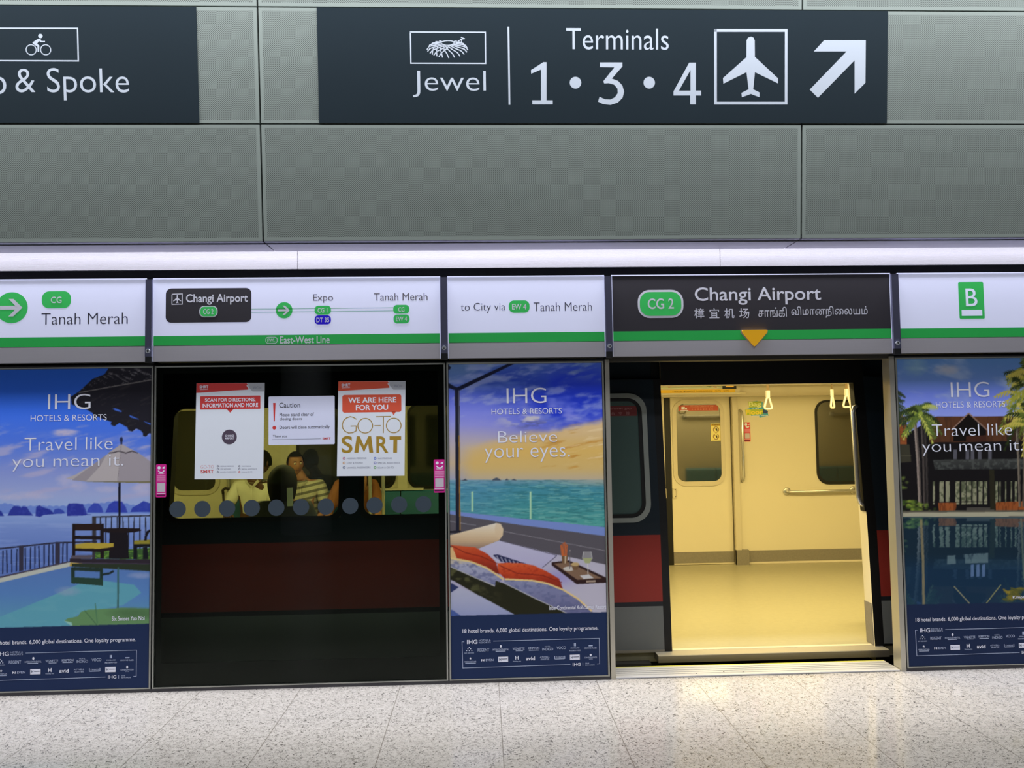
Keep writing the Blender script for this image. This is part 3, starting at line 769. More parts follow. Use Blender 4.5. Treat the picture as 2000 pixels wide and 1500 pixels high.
def art_sea():
    c = Canvas(862, 690, 1205, 1345)
    X, Y = c.X, c.Y
    c.grad([(695, (92, 122, 160)), (740, (96, 130, 200)), (775, (104, 120, 232)), (830, (150, 152, 226)), (875, (204, 186, 170)), (905, (222, 186, 112)), (930, (206, 184, 142)), (940, (190, 178, 160))])
    d = np.exp(-(((X-1120)/95)**2+((Y-775+(X-1100)*0.1)/62)**2)); c.fill(np.clip(d*1.5, 0, 1)*smooth(0.25, 0.5, fbm(X/60, Y/26, 2)+0.12), (38, 62, 206))
    d = np.exp(-(((X-1010)/80)**2+((Y-745)/30)**2)); c.fill(np.clip(d*1.2, 0, 1)*smooth(0.3, 0.6, fbm(X/50, Y/18, 4)), (48, 76, 190))
    n = fbm((X-Y*0.4)/46, (Y+X*0.18)/15, 6, 5); c.fill(smooth(0.5, 0.72, n)*smooth(700, 722, Y)*smooth(850, 790, Y)*0.62, (168, 178, 226))
    n = fbm((X+30)/50, (Y+X*0.25)/14, 16, 5); c.fill(smooth(0.52, 0.75, n)*smooth(760, 702, Y)*0.75, (150, 172, 190))
    c.fill(smooth(0.5, 0.7, fbm(X/28, Y/9, 7, 5))*np.exp(-(((X-1030)/55)**2+((Y-818)/16)**2))*1.1, (196, 192, 206))
    c.fill(smooth(0.5, 0.62, fbm(X/20, Y/5, 8))*np.exp(-(((X-1040)/34)**2+((Y-829)/8)**2)), (96, 100, 160))
    edge = 838-np.clip((X-1070)/110, 0, 1)*24+8*(fbm(X/16, Y/10, 9)-0.5)-np.clip((1040-X)/140, 0, 1)*-30
    m = smooth(-2, 14, Y-edge)
    c.grad([(810, (226, 196, 156)), (850, (222, 190, 136)), (880, (226, 186, 104)), (915, (218, 186, 118)), (938, (196, 182, 158))], m*smooth(870, 1010, X+ (Y-870)*1.2))
    n = fbm((X-40)/40, (Y+(X-1100)*0.22)/7, 10, 4); c.fill(smooth(0.55, 0.75, n)*smooth(1010, 1110, X)*m*smooth(925, 905, Y)*0.8, (202, 144, 62))
    c.fill(smooth(0.55, 0.72, fbm(X/34, (Y+X*0.15)/6, 14, 4))*smooth(1080, 1140, X)*m*smooth(920, 890, Y)*0.7, (238, 212, 164))
    c.grad([(840, (150, 156, 224)), (905, (196, 180, 170)), (938, (150, 158, 206))], smooth(930, 885, X)*smooth(840, 900, Y)*0.7)
    sea = Y > 937+(X-1000)*0.001
    c.grad([(937, (130, 164, 176)), (950, (74, 146, 168)), (985, (70, 148, 156)), (1040, (92, 172, 160))], sea*1.0)
    c.fill(sea*smooth(0.5, 0.66, fbm(X/16, (Y-X*0.05)/2.2, 11, 4))*0.45, (44, 106, 112)); c.fill(sea*smooth(0.56, 0.7, fbm(X/22, Y/1.8, 13, 4))*0.5, (140, 196, 186))
    c.fill(sea*smooth(1040, 920, X)*0.25, (110, 150, 206)); c.fill(sea*smooth(1050, 1180, X)*smooth(955, 940, Y)*0.6, (184, 180, 160))
    for P in ([(960, 938.5), (964, 935), (970, 932.5), (975, 935), (980, 938.5)], [(986, 938), (990, 934.5), (994, 938)], [(998, 938), (1004, 935), (1010, 938.5)], [(898, 939.5), (905, 937), (909, 934.8), (913, 939)]): c.poly(P, (76, 84, 100))
    for x, a, e in ((922.5, 960, 999), (1036.5, 960.5, 1014)): c.line([(x, a), (x, e)], 3.6, (148, 206, 172)); c.line([(x-0.8, a), (x-0.8, e)], 1.2, (196, 226, 190))
    c.poly([(862, 996), (880, 998), (1000, 1011), (1205, 1032), (1205, 1051), (1000, 1024), (880, 1005), (862, 1003)], (124, 146, 210))
    deck = [(862, 1003), (880, 1004.5), (1000, 1023), (1205, 1050), (1205, 1110), (862, 1110)]
    c.poly(deck, (92, 88, 96)); c.line([(862, 1016), (930, 1026)], 1.1, (150, 150, 160)); c.line([(985, 1038), (1205, 1080)], 1.1, (146, 142, 150))
    c.poly([(888.5, 757), (897.5, 757), (899.5, 1041), (890.5, 1041)], (34, 36, 52)); c.poly([(895.5, 850), (897.6, 850), (899.8, 1041), (897.6, 1041)], (176, 130, 58)); c.poly([(895, 760), (897, 760), (898, 850), (896, 850)], (96, 96, 118))
    c.poly([(862, 752), (880, 752), (893, 756.5), (1010, 702), (1024, 702), (1024, 699), (1026, 700), (899, 762), (889, 762), (862, 753)], (26, 30, 56)); c.line([(870, 748), (880, 753), (892, 760)], 5, (30, 36, 62))
    c.poly([(862, 705), (872, 708), (881, 718), (878, 722), (862, 722)], (30, 34, 56)); c.poly([(862, 1041), (862, 1038), (900, 1036), (900, 1041)], (40, 38, 48))
    # daybed
    c.gpoly([(930, 1073), (976, 1055), (1092, 1084.5), (1205, 1108), (1205, 1215), (862, 1215), (862, 1130)], [(1055, (196, 194, 220)), (1100, (186, 182, 214)), (1150, (176, 172, 196)), (1200, (182, 182, 190))])
    c.poly([(1092, 1084), (1205, 1107), (1205, 1215), (1100, 1215), (1059, 1109)], (190, 186, 204)); c.line([(976, 1055.5), (1088, 1085), (1059, 1109)], 1.3, (92, 88, 108))
    c.fill(np.exp(-(((X-1090)/34)**2+((Y-1128)/18)**2))*0.55, (140, 128, 206))
    roll = [(862, 1050), (880, 1045), (969, 1021.5), (978, 1023), (983.5, 1034), (982, 1046), (975, 1055), (935, 1071.5), (880, 1066), (862, 1066)]
    c.gpoly(roll, [(1020, (234, 226, 214)), (1040, (228, 206, 172)), (1056, (206, 176, 140)), (1072, (150, 126, 112))]); c.poly([(969, 1022), (978, 1023), (983.5, 1034), (982, 1046), (975, 1054), (968, 1046), (966, 1032)], (222, 196, 160), 0.6)
    st = [(962, 1084), (972, 1083), (1034, 1103), (1019, 1102), (980, 1098)]
    c.poly(st, (44, 46, 84))
    for i in range(9): c.line([(962+i*8, 1083+i*2.4), (970+i*8, 1099+i*2)], 2.2, (196, 196, 214))
    c.poly(st, (44, 46, 84), 0.25)
    o1 = [(880, 1064.5), (905, 1067), (928, 1069), (952, 1082), (968, 1097), (976, 1122), (940, 1108), (892, 1089.5)]
    c.gpoly(o1, [(1064, (210, 92, 52)), (1085, (186, 66, 38)), (1122, (124, 40, 30))], rough=10); c.line([(882, 1066), (910, 1080), (940, 1087), (972, 1101)], 1.4, (120, 36, 28))
    o2 = [(971, 1100), (990, 1099), (1019, 1100), (1042, 1104), (1066, 1115), (1092, 1130), (1100, 1152), (1050, 1136), (987, 1131), (974, 1118)]
    c.gpoly(o2, [(1098, (222, 100, 54)), (1118, (196, 72, 40)), (1152, (126, 40, 30))], rough=12, seed=4); c.line([(975, 1104), (1010, 1120), (1060, 1124), (1098, 1138)], 1.4, (120, 36, 30)); c.fill(c.mask(o2)*smooth(0.6, 0.75, fbm(X/8, Y/5, 71))*0.4, (150, 44, 28))
    c.poly([(862, 1070), (884, 1069), (892, 1090), (862, 1092)], (226, 186, 130))
    g1 = [(862, 1088), (882, 1090.6), (919, 1097.5), (950, 1110), (982, 1131), (967, 1145), (930, 1130), (862, 1106)]
    g2 = [(985, 1131), (1005, 1130), (1041, 1134), (1070, 1140), (1100, 1152), (1128, 1169), (1152, 1188), (1160, 1199), (1109, 1199), (1050, 1172), (985, 1148)]
    for q, s_ in ((g1, 51), (g2, 57)):
        c.gpoly(q, [(1088, (206, 190, 160)), (1105, (170, 172, 196)), (1150, (128, 132, 170)), (1200, (108, 108, 146))], rough=26, seed=s_); c.fill(c.mask(q)*smooth(0.48, 0.68, fbm(X/9, Y/6, s_, 5))*0.6, (96, 102, 142))
    for P in ([(880, 1090), (919, 1097), (950, 1109), (984, 1132)], [(986, 1131), (1041, 1134), (1070, 1140), (1100, 1152), (1128, 1169), (1156, 1194)]): c.line(P, 3.4, (232, 204, 140))
    ol = [(862, 1102), (880, 1108), (930, 1130), (967, 1146), (968, 1134), (985, 1140), (1050, 1172), (1110, 1199), (1005, 1201), (940, 1166), (885, 1134), (862, 1128)]
    c.poly(ol, (40, 40, 26)); c.fill(c.mask(ol)*smooth(0.45, 0.7, fbm(X/16, Y/10, 61, 5))*smooth(1000, 900, X)*0.8, (92, 92, 58))
    c.line([(862, 1101), (880, 1107), (930, 1129), (966, 1144)], 1.5, (186, 186, 178)); c.line([(985, 1139), (1050, 1171), (1112, 1200)], 1.5, (196, 196, 196))
    c.gpoly([(862, 1170), (880, 1158), (898, 1147), (940, 1165), (1008, 1202), (862, 1205)], [(1146, (182, 184, 206)), (1175, (170, 174, 204)), (1204, (150, 158, 198))]); c.poly([(862, 1185), (885, 1192), (905, 1206), (862, 1208)], (74, 96, 160)); c.poly([(862, 1136), (884, 1140), (896, 1147), (880, 1158), (862, 1168)], (50, 60, 104))
    # tray
    c.poly([(1077.5, 1098), (1111.5, 1094.5), (1186, 1129), (1185, 1138), (1126, 1141), (1077.5, 1104)], (52, 34, 34)); c.poly([(1082, 1101), (1110, 1098), (1176, 1129.5), (1128, 1132.5)], (132, 104, 84)); c.poly([(1145, 1134), (1163, 1133), (1163, 1137), (1145, 1138)], (168, 150, 134))
    c.poly([(1132, 1124), (1150, 1122), (1160, 1129), (1140, 1131)], (206, 204, 206)); c.ell(1111, 1111, 11, 4.4, (206, 200, 192))
    c.poly([(1096.5, 1084), (1109.5, 1084), (1108, 1100), (1098, 1100)], (120, 92, 66)); c.poly([(1103, 1084), (1106, 1084), (1105, 1100), (1103, 1100)], (210, 190, 160))
    for x0, x1 in ((1098, 1095), (1101, 1100), (1104, 1103), (1106, 1108), (1103, 1106), (1100, 1097)): c.line([(x0, 1086), (x1, 1058+abs(x1-1102))], 2.0, (198, 104, 58))
    c.line([(1113, 1076), (1112.5, 1112)], 1.4, (110, 104, 110)); c.ell(1113, 1075.5, 2, 1.6, (150, 140, 140))
    c.poly([(1116, 1103), (1131, 1103), (1128, 1113), (1119, 1113)], (120, 92, 66)); c.ell(1123.5, 1102, 8, 3.6, (196, 168, 116))
    c.poly([(1140, 1077), (1154, 1077), (1157, 1092), (1152, 1101), (1143, 1101), (1137.5, 1092)], (190, 190, 190), 0.55); c.poly([(1138, 1090), (1156.6, 1090), (1152, 1100), (1143, 1100)], (170, 176, 128)); c.line([(1147.5, 1101), (1148.5, 1122)], 1.3, (214, 210, 206)); c.line([(1140, 1077), (1137.5, 1091)], 1, (220, 220, 220)); c.line([(1154, 1077), (1157, 1091)], 1, (220, 220, 220))
    c.poly([(862, 1203.5), (880, 1203), (1205, 1195), (1205, 1345), (862, 1345)], NAVY)
    return c

def art_lodge():
    c = Canvas(1738, 670, 2110, 1330)
    X, Y = c.X, c.Y
    c.grad([(690, (84, 128, 182)), (740, (104, 138, 204)), (770, (116, 136, 230)), (815, (146, 160, 236))])
    c.fill(smooth(0.5, 0.75, fbm(X/60, (Y-X*0.2)/24, 2))*smooth(830, 760, Y)*0.6, (168, 184, 214)); c.blob(1850, 722, 30, 12, (196, 184, 180), 0.6, 0.5, 3); c.blob(1788, 715, 30, 24, (140, 174, 184), 0.6, 0.6, 5)
    blk = (24, 22, 24)
    c.poly([(1738, 866), (1830, 813.5), (2110, 813.5), (2110, 1010), (1738, 1010)], blk)
    rf = [(1826, 814), (1964, 813), (1968, 862), (1815, 864)]; c.poly(rf, (92, 58, 38)); c.fill(c.mask(rf)*smooth(0.45, 0.6, fbm(X/3, Y/30, 4))*0.4, (60, 38, 28))
    c.poly([(1964, 813), (2110, 812), (2110, 862), (1966, 862)], (60, 42, 32))
    c.poly([(1892, 809), (1862, 838), (1862, 862), (1926, 862), (1926, 838)], (22, 18, 16)); c.line([(1860, 838), (1892, 807), (1928, 840)], 2.4, (150, 120, 106)); c.poly([(1887, 852), (1926, 850), (1926, 862), (1887, 862)], (70, 40, 30))
    c.poly([(1738, 790), (1753, 800), (1773, 822), (1770, 826), (1752, 806), (1738, 798)], (130, 96, 84)); c.poly([(1752, 806), (1771, 826), (1771, 868), (1752, 868)], (150, 84, 46)); c.poly([(1738, 800), (1752, 806), (1752, 868), (1738, 868)], (120, 66, 40))
    for k in range(6): c.line([(1754, 814+k*9), (1771, 828+k*7)], 0.7, (108, 58, 34))
    c.poly([(1738, 868), (1776, 868), (1780, 902), (1738, 905)], (62, 60, 48)); c.line([(1738, 890), (1780, 890)], 1.4, (96, 92, 76))
    # upper storey, balcony, lower windows
    c.gpoly([(1822, 898), (2000, 896), (2000, 916), (1826, 917)], [(896, (66, 68, 66)), (917, (46, 48, 48))]); c.fill(c.mask([(1822, 898), (2000, 896), (2000, 916), (1826, 917)])*smooth(0.5, 0.62, fbm(X/5, Y/5, 8))*0.5, (96, 100, 96))
    for x in (1862, 1886, 1896, 1910, 1930): c.poly([(x, 878), (x+7, 878), (x+7, 897), (x, 897)], (108, 108, 120), 0.8)
    for x, w in ((1822, 4), (1835, 8), (1847, 8), (1866, 8), (1877.5, 9), (1888, 9), (1899.5, 8), (1911, 8), (1922, 6), (1944, 5), (1952, 2.4), (1963, 2.4), (1974, 2.4), (1982, 4)):
        P = [(x, 940), (x+w, 940), (x+w, 985), (x, 985)]; c.poly(P, (150, 150, 122)); c.fill(c.mask(P)*smooth(0.46, 0.62, fbm(X/5, Y/7, 14))*0.75, (70, 78, 56))
    c.line([(1815, 981), (1930, 980)], 1.4, (34, 30, 30)); c.poly([(1888, 991), (1942, 991), (1942, 997), (1888, 998)], (80, 76, 70))
    c.poly([(1932, 918), (1942, 918), (1944, 995), (1934, 995)], (44, 42, 30))
    for P in ([(1832, 982), (1868, 982), (1868, 990), (1866, 997), (1834, 998)], [(1945, 981), (2002, 979), (2002, 996), (1945, 997)]):
        c.poly(P, (156, 86, 44)); c.fill(c.mask(P)*smooth(0.5, 0.6, fbm(X/3, Y/14, 3))*0.5, (92, 46, 26))
    # palms
    for x0, x1, w, col in ((1787, 1797, 6.5, (150, 136, 126)), (1800, 1806, 5, (84, 76, 72)), (1806, 1812, 4, (70, 64, 62)), (1985, 1992, 5, (128, 118, 104)), (2000, 1999, 4, (110, 100, 88))):
        c.line([(x0, 824), ((x0+x1)/2+1, 900), (x1, 990)], w, col); c.line([(x0+w*0.25, 824), ((x0+x1)/2+1+w*0.25, 900), (x1+w*0.25, 990)], w*0.35, tuple(v*0.6 for v in col))
    rnd = random.Random(5)
    for k in range(46):
        a = rnd.uniform(-0.9, 4.0); d = rnd.random(); col = ((46, 58, 30), (92, 112, 52), (150, 166, 66), (190, 196, 92))[min(3, int(d*4))]
        c.frond(1796+rnd.uniform(-7, 7), 806+rnd.uniform(-10, 12), a, rnd.uniform(24, 46), col, rnd.uniform(0.35, 0.9), rnd.uniform(5, 8))
    for k in range(60):
        a = rnd.uniform(1.0, 4.6); d = rnd.random(); col = ((44, 56, 26), (96, 110, 44), (158, 160, 62), (196, 182, 84))[min(3, int(d*4))]
        c.frond(2004+rnd.uniform(-8, 14), 772+rnd.uniform(-60, 60), a, rnd.uniform(30, 62), col, rnd.uniform(0.2, 0.7), rnd.uniform(6, 10))
    for k in range(16): c.frond(1742+rnd.uniform(-4, 4), 775+rnd.uniform(-20, 30), rnd.uniform(-1.2, 1.0), rnd.uniform(20, 34), (52, 66, 46), 0.5, 5)
    for k in range(70):
        x, y = rnd.uniform(1755, 1826), rnd.uniform(976, 1000)
        if y < 978+max(0, x-1790)*0.4: continue
        c.blob(x, y, rnd.uniform(4, 9), rnd.uniform(3, 6), rnd.choice(((60, 84, 34), (112, 136, 52), (150, 170, 66))), 0.9, 0.8, k)
    for k in range(12): c.blob(rnd.uniform(1758, 1772), rnd.uniform(930, 955), 5, 4, (112, 132, 62), 0.8, 0.8, k)
    # pool edge and its mirror image
    c.poly([(1738, 1001), (2110, 998), (2110, 1008), (1738, 1010)], (178, 174, 150)); c.poly([(1738, 998), (2110, 995.5), (2110, 999), (1738, 1001.5)], (98, 94, 82))
    i0 = int((1009-c.y0)*c.ss); n = int(175*c.ss); src = c.im[i0-n-int(9*c.ss):i0-int(9*c.ss)][::-1].copy()
    sh = (fbm(X[i0:i0+n]/9, Y[i0:i0+n]/3, 21)-0.5)*7*c.ss
    jj = np.clip(np.arange(X.shape[1])[None, :]+sh.astype(int), 0, X.shape[1]-1)
    src = src[np.arange(n)[:, None], jj]
    f = np.clip((np.arange(n)/n)[:, None, None]*1.15, 0, 1)
    water = np.array([20, 62, 92])*(1-f*0.35)+np.array([26, 40, 40])*f*0.35
    c.im[i0:i0+n] = src*(0.62-0.34*f)+water*(0.5+0.2*f)
    c.fill((Y > 1009)*smooth(1075, 1120, Y)*0.55, (22, 56, 92))
    for P in ([(1850, 1085), (1860, 1085), (1872, 1083), (1930, 1080), (1930, 1099), (1850, 1102)],): c.fill(c.mask(P)*smooth(0.4, 0.55, fbm(X/9, Y/30, 3))*0.7, (116, 140, 146))
    for x in (1896, 1907, 1918): c.poly([(x, 1103), (x+6, 1102), (x+6, 1126), (x, 1127)], (104, 132, 176), 0.8)
    c.line([(1863, 1145), (1895, 1180)], 2, (150, 146, 116)); c.line([(1955, 1142), (1925, 1180)], 2, (146, 146, 100))
    for k in range(14): c.frond(1955+rnd.uniform(0, 30), 1160+rnd.uniform(-14, 10), rnd.uniform(-0.6, 0.6), rnd.uniform(14, 30), rnd.choice(((128, 118, 48), (96, 96, 44), (150, 132, 50))), 0.2, 5)
    c.line([(1799, 1015), (1803, 1100), (1804, 1182)], 5, (150, 136, 100), 0.8); c.line([(1994, 1012), (2000, 1130)], 3.5, (110, 124, 110), 0.7)
    c.poly([(1738, 1182), (1770, 1181), (2110, 1174), (2110, 1330), (1738, 1330)], (28, 42, 74))
    return c

# ------------------------------------------------------------------ advert panels
AD2 = PSD
dx1 = PSD.uv(266, 1334)[0]-PSD.uv(1171, 1296)[0]
dx3 = PSD.uv(1788, 1213)[0]-PSD.uv(903.5, 1235)[0]
ADINK = mat('advert_ink', (226, 228, 244), 0.5); ADINK2 = mat('advert_fine_ink', (170, 182, 212), 0.5)
PS1 = Off(PSD, 0.0012)
class Shift(Plane):
    def __init__(s, p, dx): s.o, s.u, s.v, s.n = p.o+p.u*dx, p.u, p.v, p.n; s.p = p
    def uv(s, x, y): return s.p.uv(x, y)
def brand_block(t, dx):
    S = Shift(PS1, dx); q = lambda x, y: (880+x/6.25, 1200+y/6.25)
    def T(bb, txt, x0, y0, x1, y1, m=ADINK2, bold=0.01, k=1): a, c = q(x0, y0), q(x1, y1); bb.text(S, txt, (*a, *c), m, k, bold)
    b = B(); b.text(S, '18 hotel brands. 6,000 global destinations. One loyalty programme.', (903.5, 1225.5, 1168.5, 1235.5), ADINK, 1, 0.006); b.build('lettering', t)
    b = B()
    for P in ([(165, 334), (140, 335), (150, 655), (1460, 612)], [(525, 326), (1815, 292), (1820, 602), (1790, 604)]):
        px_line(b, S, [q(*p) for p in P], 0.95, ADINK2)
    b.build('border_line', t)
    def logo(fn): b = B(); fn(b); b.build('hotel_logo', t)
    R_ = lambda b, *q4: b.rect(S, S.uv(*q(*q4[:2])), S.uv(*q(*q4[2:])), ADINK2)
    logo(lambda b: (T(b, 'IHG', 200, 310, 328, 360, ADINK), T(b, 'HOTELS &', 345, 306, 490, 325), T(b, 'RESORTS', 345, 333, 490, 352)))
    logo(lambda b: ([b.disc(S, S.uv(*q(x, y)), 0.0032, ADINK, 1, 10) for x, y in ((228, 403), (212, 420), (245, 420), (197, 442), (228, 442), (259, 442))], T(b, 'SIX SENSES', 170, 464, 287, 478)))
    logo(lambda b: T(b, 'REGENT', 330, 415, 472, 452))
    logo(lambda b: (T(b, 'INTERCONTINENTAL', 515, 418, 710, 440), R_(b, 550, 446, 670, 452), b.disc(S, S.uv(*q(614, 390)), 0.0062, ADINK, 1, 12, 0.0085)))
    logo(lambda b: (T(b, 'VIGNETTE', 757, 405, 903, 434), R_(b, 795, 441, 885, 446)))
    logo(lambda b: (T(b, 'KIMPTON', 947, 397, 1082, 426), R_(b, 955, 434, 1076, 440)))
    logo(lambda b: (T(b, 'HOTEL', 1150, 386, 1220, 400), T(b, 'INDIGO', 1120, 408, 1252, 440)))
    logo(lambda b: T(b, 'VOCO', 1295, 390, 1407, 424))
    logo(lambda b: (T(b, 'HUALUXE', 1467, 402, 1572, 418), T(b, 'RESERVED', 1450, 432, 1590, 448), R_(b, 1505, 350, 1512, 388), R_(b, 1515, 350, 1530, 388)))
    logo(lambda b: (T(b, 'CROWNE PLAZA', 1630, 402, 1785, 420), R_(b, 1685, 376, 1735, 388)))
    c0_ = S.uv(*q(242, 538)); st = [(c0_[0]+0.0085*(1 if i % 2 == 0 else 0.42)*math.sin(i*math.pi/5), c0_[1]+0.0085*(1 if i % 2 == 0 else 0.42)*math.cos(i*math.pi/5)) for i in range(10)]
    logo(lambda b: (b.poly(S, st, ADINK), T(b, 'IBEROSTAR', 172, 568, 316, 584), R_(b, 180, 592, 308, 597)))
    logo(lambda b: (T(b, 'EVEN', 430, 542, 523, 570), T(b, 'N', 375, 546, 412, 572, ADINK, 0.03)))
    logo(lambda b: (T(b, 'H', 790, 506, 830, 552, ADINK, 0.02), T(b, 'Holiday Inn', 762, 564, 860, 582)))
    logo(lambda b: T(b, 'avid', 920, 515, 1030, 560, ADINK, 0.02))
    logo(lambda b: (T(b, 'ATWELL', 1090, 512, 1210, 530), T(b, 'SUITES', 1100, 538, 1203, 557)))
    logo(lambda b: (T(b, 'STAYBRIDGE', 1285, 514, 1382, 536), R_(b, 1268, 508, 1276, 546), R_(b, 1390, 506, 1398, 542), R_(b, 1276, 541, 1390, 545)))
    logo(lambda b: (T(b, 'CANDLEWOOD', 1635, 516, 1787, 534), T(b, 'SUITES', 1690, 540, 1735, 550), b.disc(S, S.uv(*q(1711, 495)), 0.0065, ADINK, 1, 14)))
    logo(lambda b: (T(b, 'IHG', 1492, 592, 1588, 630, ADINK), R_(b, 1612, 590, 1618, 630), T(b, 'ONE', 1645, 590, 1692, 603), T(b, 'REWARDS', 1645, 612, 1758, 626)))
    NV = mat('advert_navy', NAVY, 0.5)
    for x0, y0, x1, y1 in ((582, 518, 703, 578), (1456, 493, 1577, 552)):
        logo(lambda b: (b.rect(S, S.uv(*q(x0, y0)), S.uv(*q(x1, y1)), ADINK), T(b, 'H', x0+12, y0+12, x0+36, y1-12, NV, 0.02, 2), b.rect(S, S.uv(*q(x0+44, y0+22)), S.uv(*q(x1-10, y0+28)), NV, 2)))
def advert(x0, x1, label, art, texts, dx, credit):
    t = thing('advert_panel', label, 'advert', ((x0+x1)/2, 0.0, 0.018), 'hotel adverts on the screen wall')
    b = B(); b.box((x0, 0.002, 0.018), (x1, 0.04, 1.985), mat('panel_core', (60, 60, 64), 0.6)); b.build('core', t)
    b = B(); w = 0.0095
    O = [(x0, 0.02), (x1, 0.02), (x1, 1.975), (x0, 1.975)]; I = [(x0+w, 0.027), (x1-w, 0.027), (x1-w, 1.966), (x0+w, 1.966)]
    b.frame(PSD, O, I, 0.004, -0.002, FRAME); b.build('frame', t)
    art.sheet('print', PSD, x0+w+0.003, x1-w-0.003, 0.028, 1.965, PRINT, t, 232, 470, 0.0)
    for body, box, bold in texts:
        b = B(); b.text(PS1, body, box, ADINK, 1, bold); b.build('lettering', t)
    if credit:
        b = B(); b.text(PS1, credit[0], credit[1], ADINK, 1, 0.012); b.build('lettering', t)
    brand_block(t, dx)
advert(-3.012, -2.0245, 'hotel advert with white parasol, pool, sea and islands under blue sky', art_pool(),
       [('IHG', (94, 769.5, 177, 799.5), -0.010), ('HOTELS & RESORTS', (60, 810, 208.5, 822), -0.006), ('Travel like', (48, 854, 220, 879), -0.012), ('you mean it.', (24, 889, 241, 919), -0.012)],
       dx1, ('Six Senses Yao Noi', (218.5, 1203.5, 282.5, 1212)))
advert(-0.2205, 0.7685, 'hotel advert with cushioned daybed, drinks tray and sunset sea', art_sea(),
       [('IHG', (989.5, 757.5, 1067, 787.5), -0.010), ('HOTELS & RESORTS', (960, 797.5, 1097, 808.5), -0.006), ('Believe', (972.5, 841.5, 1088, 864), -0.012), ('your eyes.', (946.5, 874.5, 1113, 902.5), -0.012)],
       0.0, ('InterContinental Koh Samui Resort', (1072.5, 1182, 1184, 1190)))
advert(2.647, 3.635, 'hotel advert with palm trees and brown lodge mirrored in dark pool', art_lodge(),
       [('IHG', (1857, 746, 1932, 775.5), -0.010), ('HOTELS & RESORTS', (1828, 784, 1963, 796), -0.006), ('Travel like', (1820, 828, 1976.5, 851), -0.012), ('you mean it.', (1801, 860.5, 1997.5, 888.5), -0.012)],
       dx3, ('Kimpton Resort', (1978, 1163, 2040, 1170)))

# ------------------------------------------------------------------ dark glass screen and what is stuck on it
GX0, GX1 = -2.0155, -0.2285
PANE = glass('screen_glass', (0.70, 0.76, 0.70), 1.24)
t = thing('glass_screen', 'tall dark glass screen between two hotel adverts, train behind it', 'screen', ((GX0+GX1)/2, 0, 0.018))
b = B(); w = 0.009
b.frame(PSD, [(GX0, 0.02), (GX1, 0.02), (GX1, 1.975), (GX0, 1.975)], [(GX0+w, 0.027), (GX1-w, 0.027), (GX1-w, 1.966), (GX0+w, 1.966)], 0.004, -0.03, FRAME); b.build('frame', t)
b = B(); b.add([(GX0+w, 0.0, 0.027), (GX1-w, 0.0, 0.027), (GX1-w, 0.0, 1.966), (GX0+w, 0.0, 1.966)], [(0, 1, 2, 3)], PANE)
b.add([(GX0+w, 0.012, 0.027), (GX1-w, 0.012, 0.027), (GX1-w, 0.012, 1.966), (GX0+w, 0.012, 1.966)], [(3, 2, 1, 0)], PANE); b.build('pane', t)
b = B(); FR = mat('frit_black', (9, 9, 11), 0.35, 0, 0.3)
b.frame(PSD, [(GX0+w, 0.027), (GX1-w, 0.027), (GX1-w, 1.966), (GX0+w, 1.966)], [(GX0+0.045, 0.165), (GX1-0.05, 0.165), (GX1-0.05, 1.93), (GX0+0.045, 1.93)], -0.0125, -0.016, FR); b.build('black_border', t)
DOT = mat('frosted_dot', (54, 66, 78), 0.5)
for x, y in ((347, 994.6), (395.3, 994), (443.6, 993), (491.6, 992.2), (539.6, 991.6), (588, 990.3), (636.5, 989.4), (684, 988), (731.6, 987), (779.6, 985.6), (827, 984.6)):
    b = B(); b.disc(PSD, PSD.uv(x, y), 0.0498, DOT, 1, 40); b.build('frosted_dot', t)

PAPER = mat('poster_paper', (222, 228, 240), 0.5); RED = mat('poster_red', (204, 60, 60), 0.5); ORED = mat('poster_orange_red', (216, 86, 60), 0.5)
GOLD = mat('poster_gold', (164, 132, 44), 0.5); LGREY = mat('poster_grey', (176, 180, 190), 0.5); PINK = mat('sticker_pink', (206, 30, 140), 0.45)
PURP = mat('poster_plum', (78, 66, 84), 0.5); MID = mat('poster_text', (132, 136, 158), 0.5)
PP = Off(PSD, 0.0016)
def sheet_of(t, corners, r=0.0, m=PAPER):
    q = PSD.uvs(corners); b = B()
    if r:
        xs = [p[0] for p in q]; zs = [p[1] for p in q]
        b.prism(PSD, rr_pts((min(xs), min(zs)), (max(xs), max(zs)), r), 0.0016, 0.0003, m)
    else: b.prism(PSD, q[::-1], 0.0016, 0.0003, m)
    b.build('sheet', t)
def banner_top(t, x0, y0, x1, m):
    """slanted colour band with grey flag along the head of a poster"""
    b = B(); w = x1-x0
    px_poly(b, PP, [(x0, y0), (x0+w*0.735, y0), (x0+w*0.755, y0+3.2), (x0+w*0.73, y0+4.2), (x0+w*0.765, y0+11.5), (x0+w*0.745, y0+12.5), (x0-0.5, y0+19)], m)
    px_poly(b, PP, [(x0+w*0.755, y0), (x1, y0), (x1, y0+16), (x0+w*0.82, y0+16), (x0+w*0.765, y0+8)], LGREY, 1); b.build('banner', t)
    b = B(); b.text(PP, 'SMRT', (x0+6, y0+4.3, x0+23, y0+10), INKW, 2, 0.03); px_line(b, PP, [(x0+7, y0+12.6), (x0+22, y0+12)], 0.7, INKW, 2); b.build('logo', t)
    letters(t, PP, ('WeCare', (x0+w*0.83, y0+6, x0+w*0.95, y0+11.5), MID, 2))
def bullets(t, x0, cols, y0, dy, inks, tx, h, w):
    for i, (txt, col, m) in enumerate(tx):
        x = x0+cols[i // 3]; y = y0+dy*(i % 3)
        b = B(); b.ring(PP, PP.uv(x, y), 0.0062*w, 0.004*w, m, 1, 14); b.build('bullet_icon', t)
        letters(t, PP, (txt, (x+5.5*w, y-h, x+5.5*w+col, y+h), inks, 1, 0.0))
c0 = PSD.uv(449, 936)
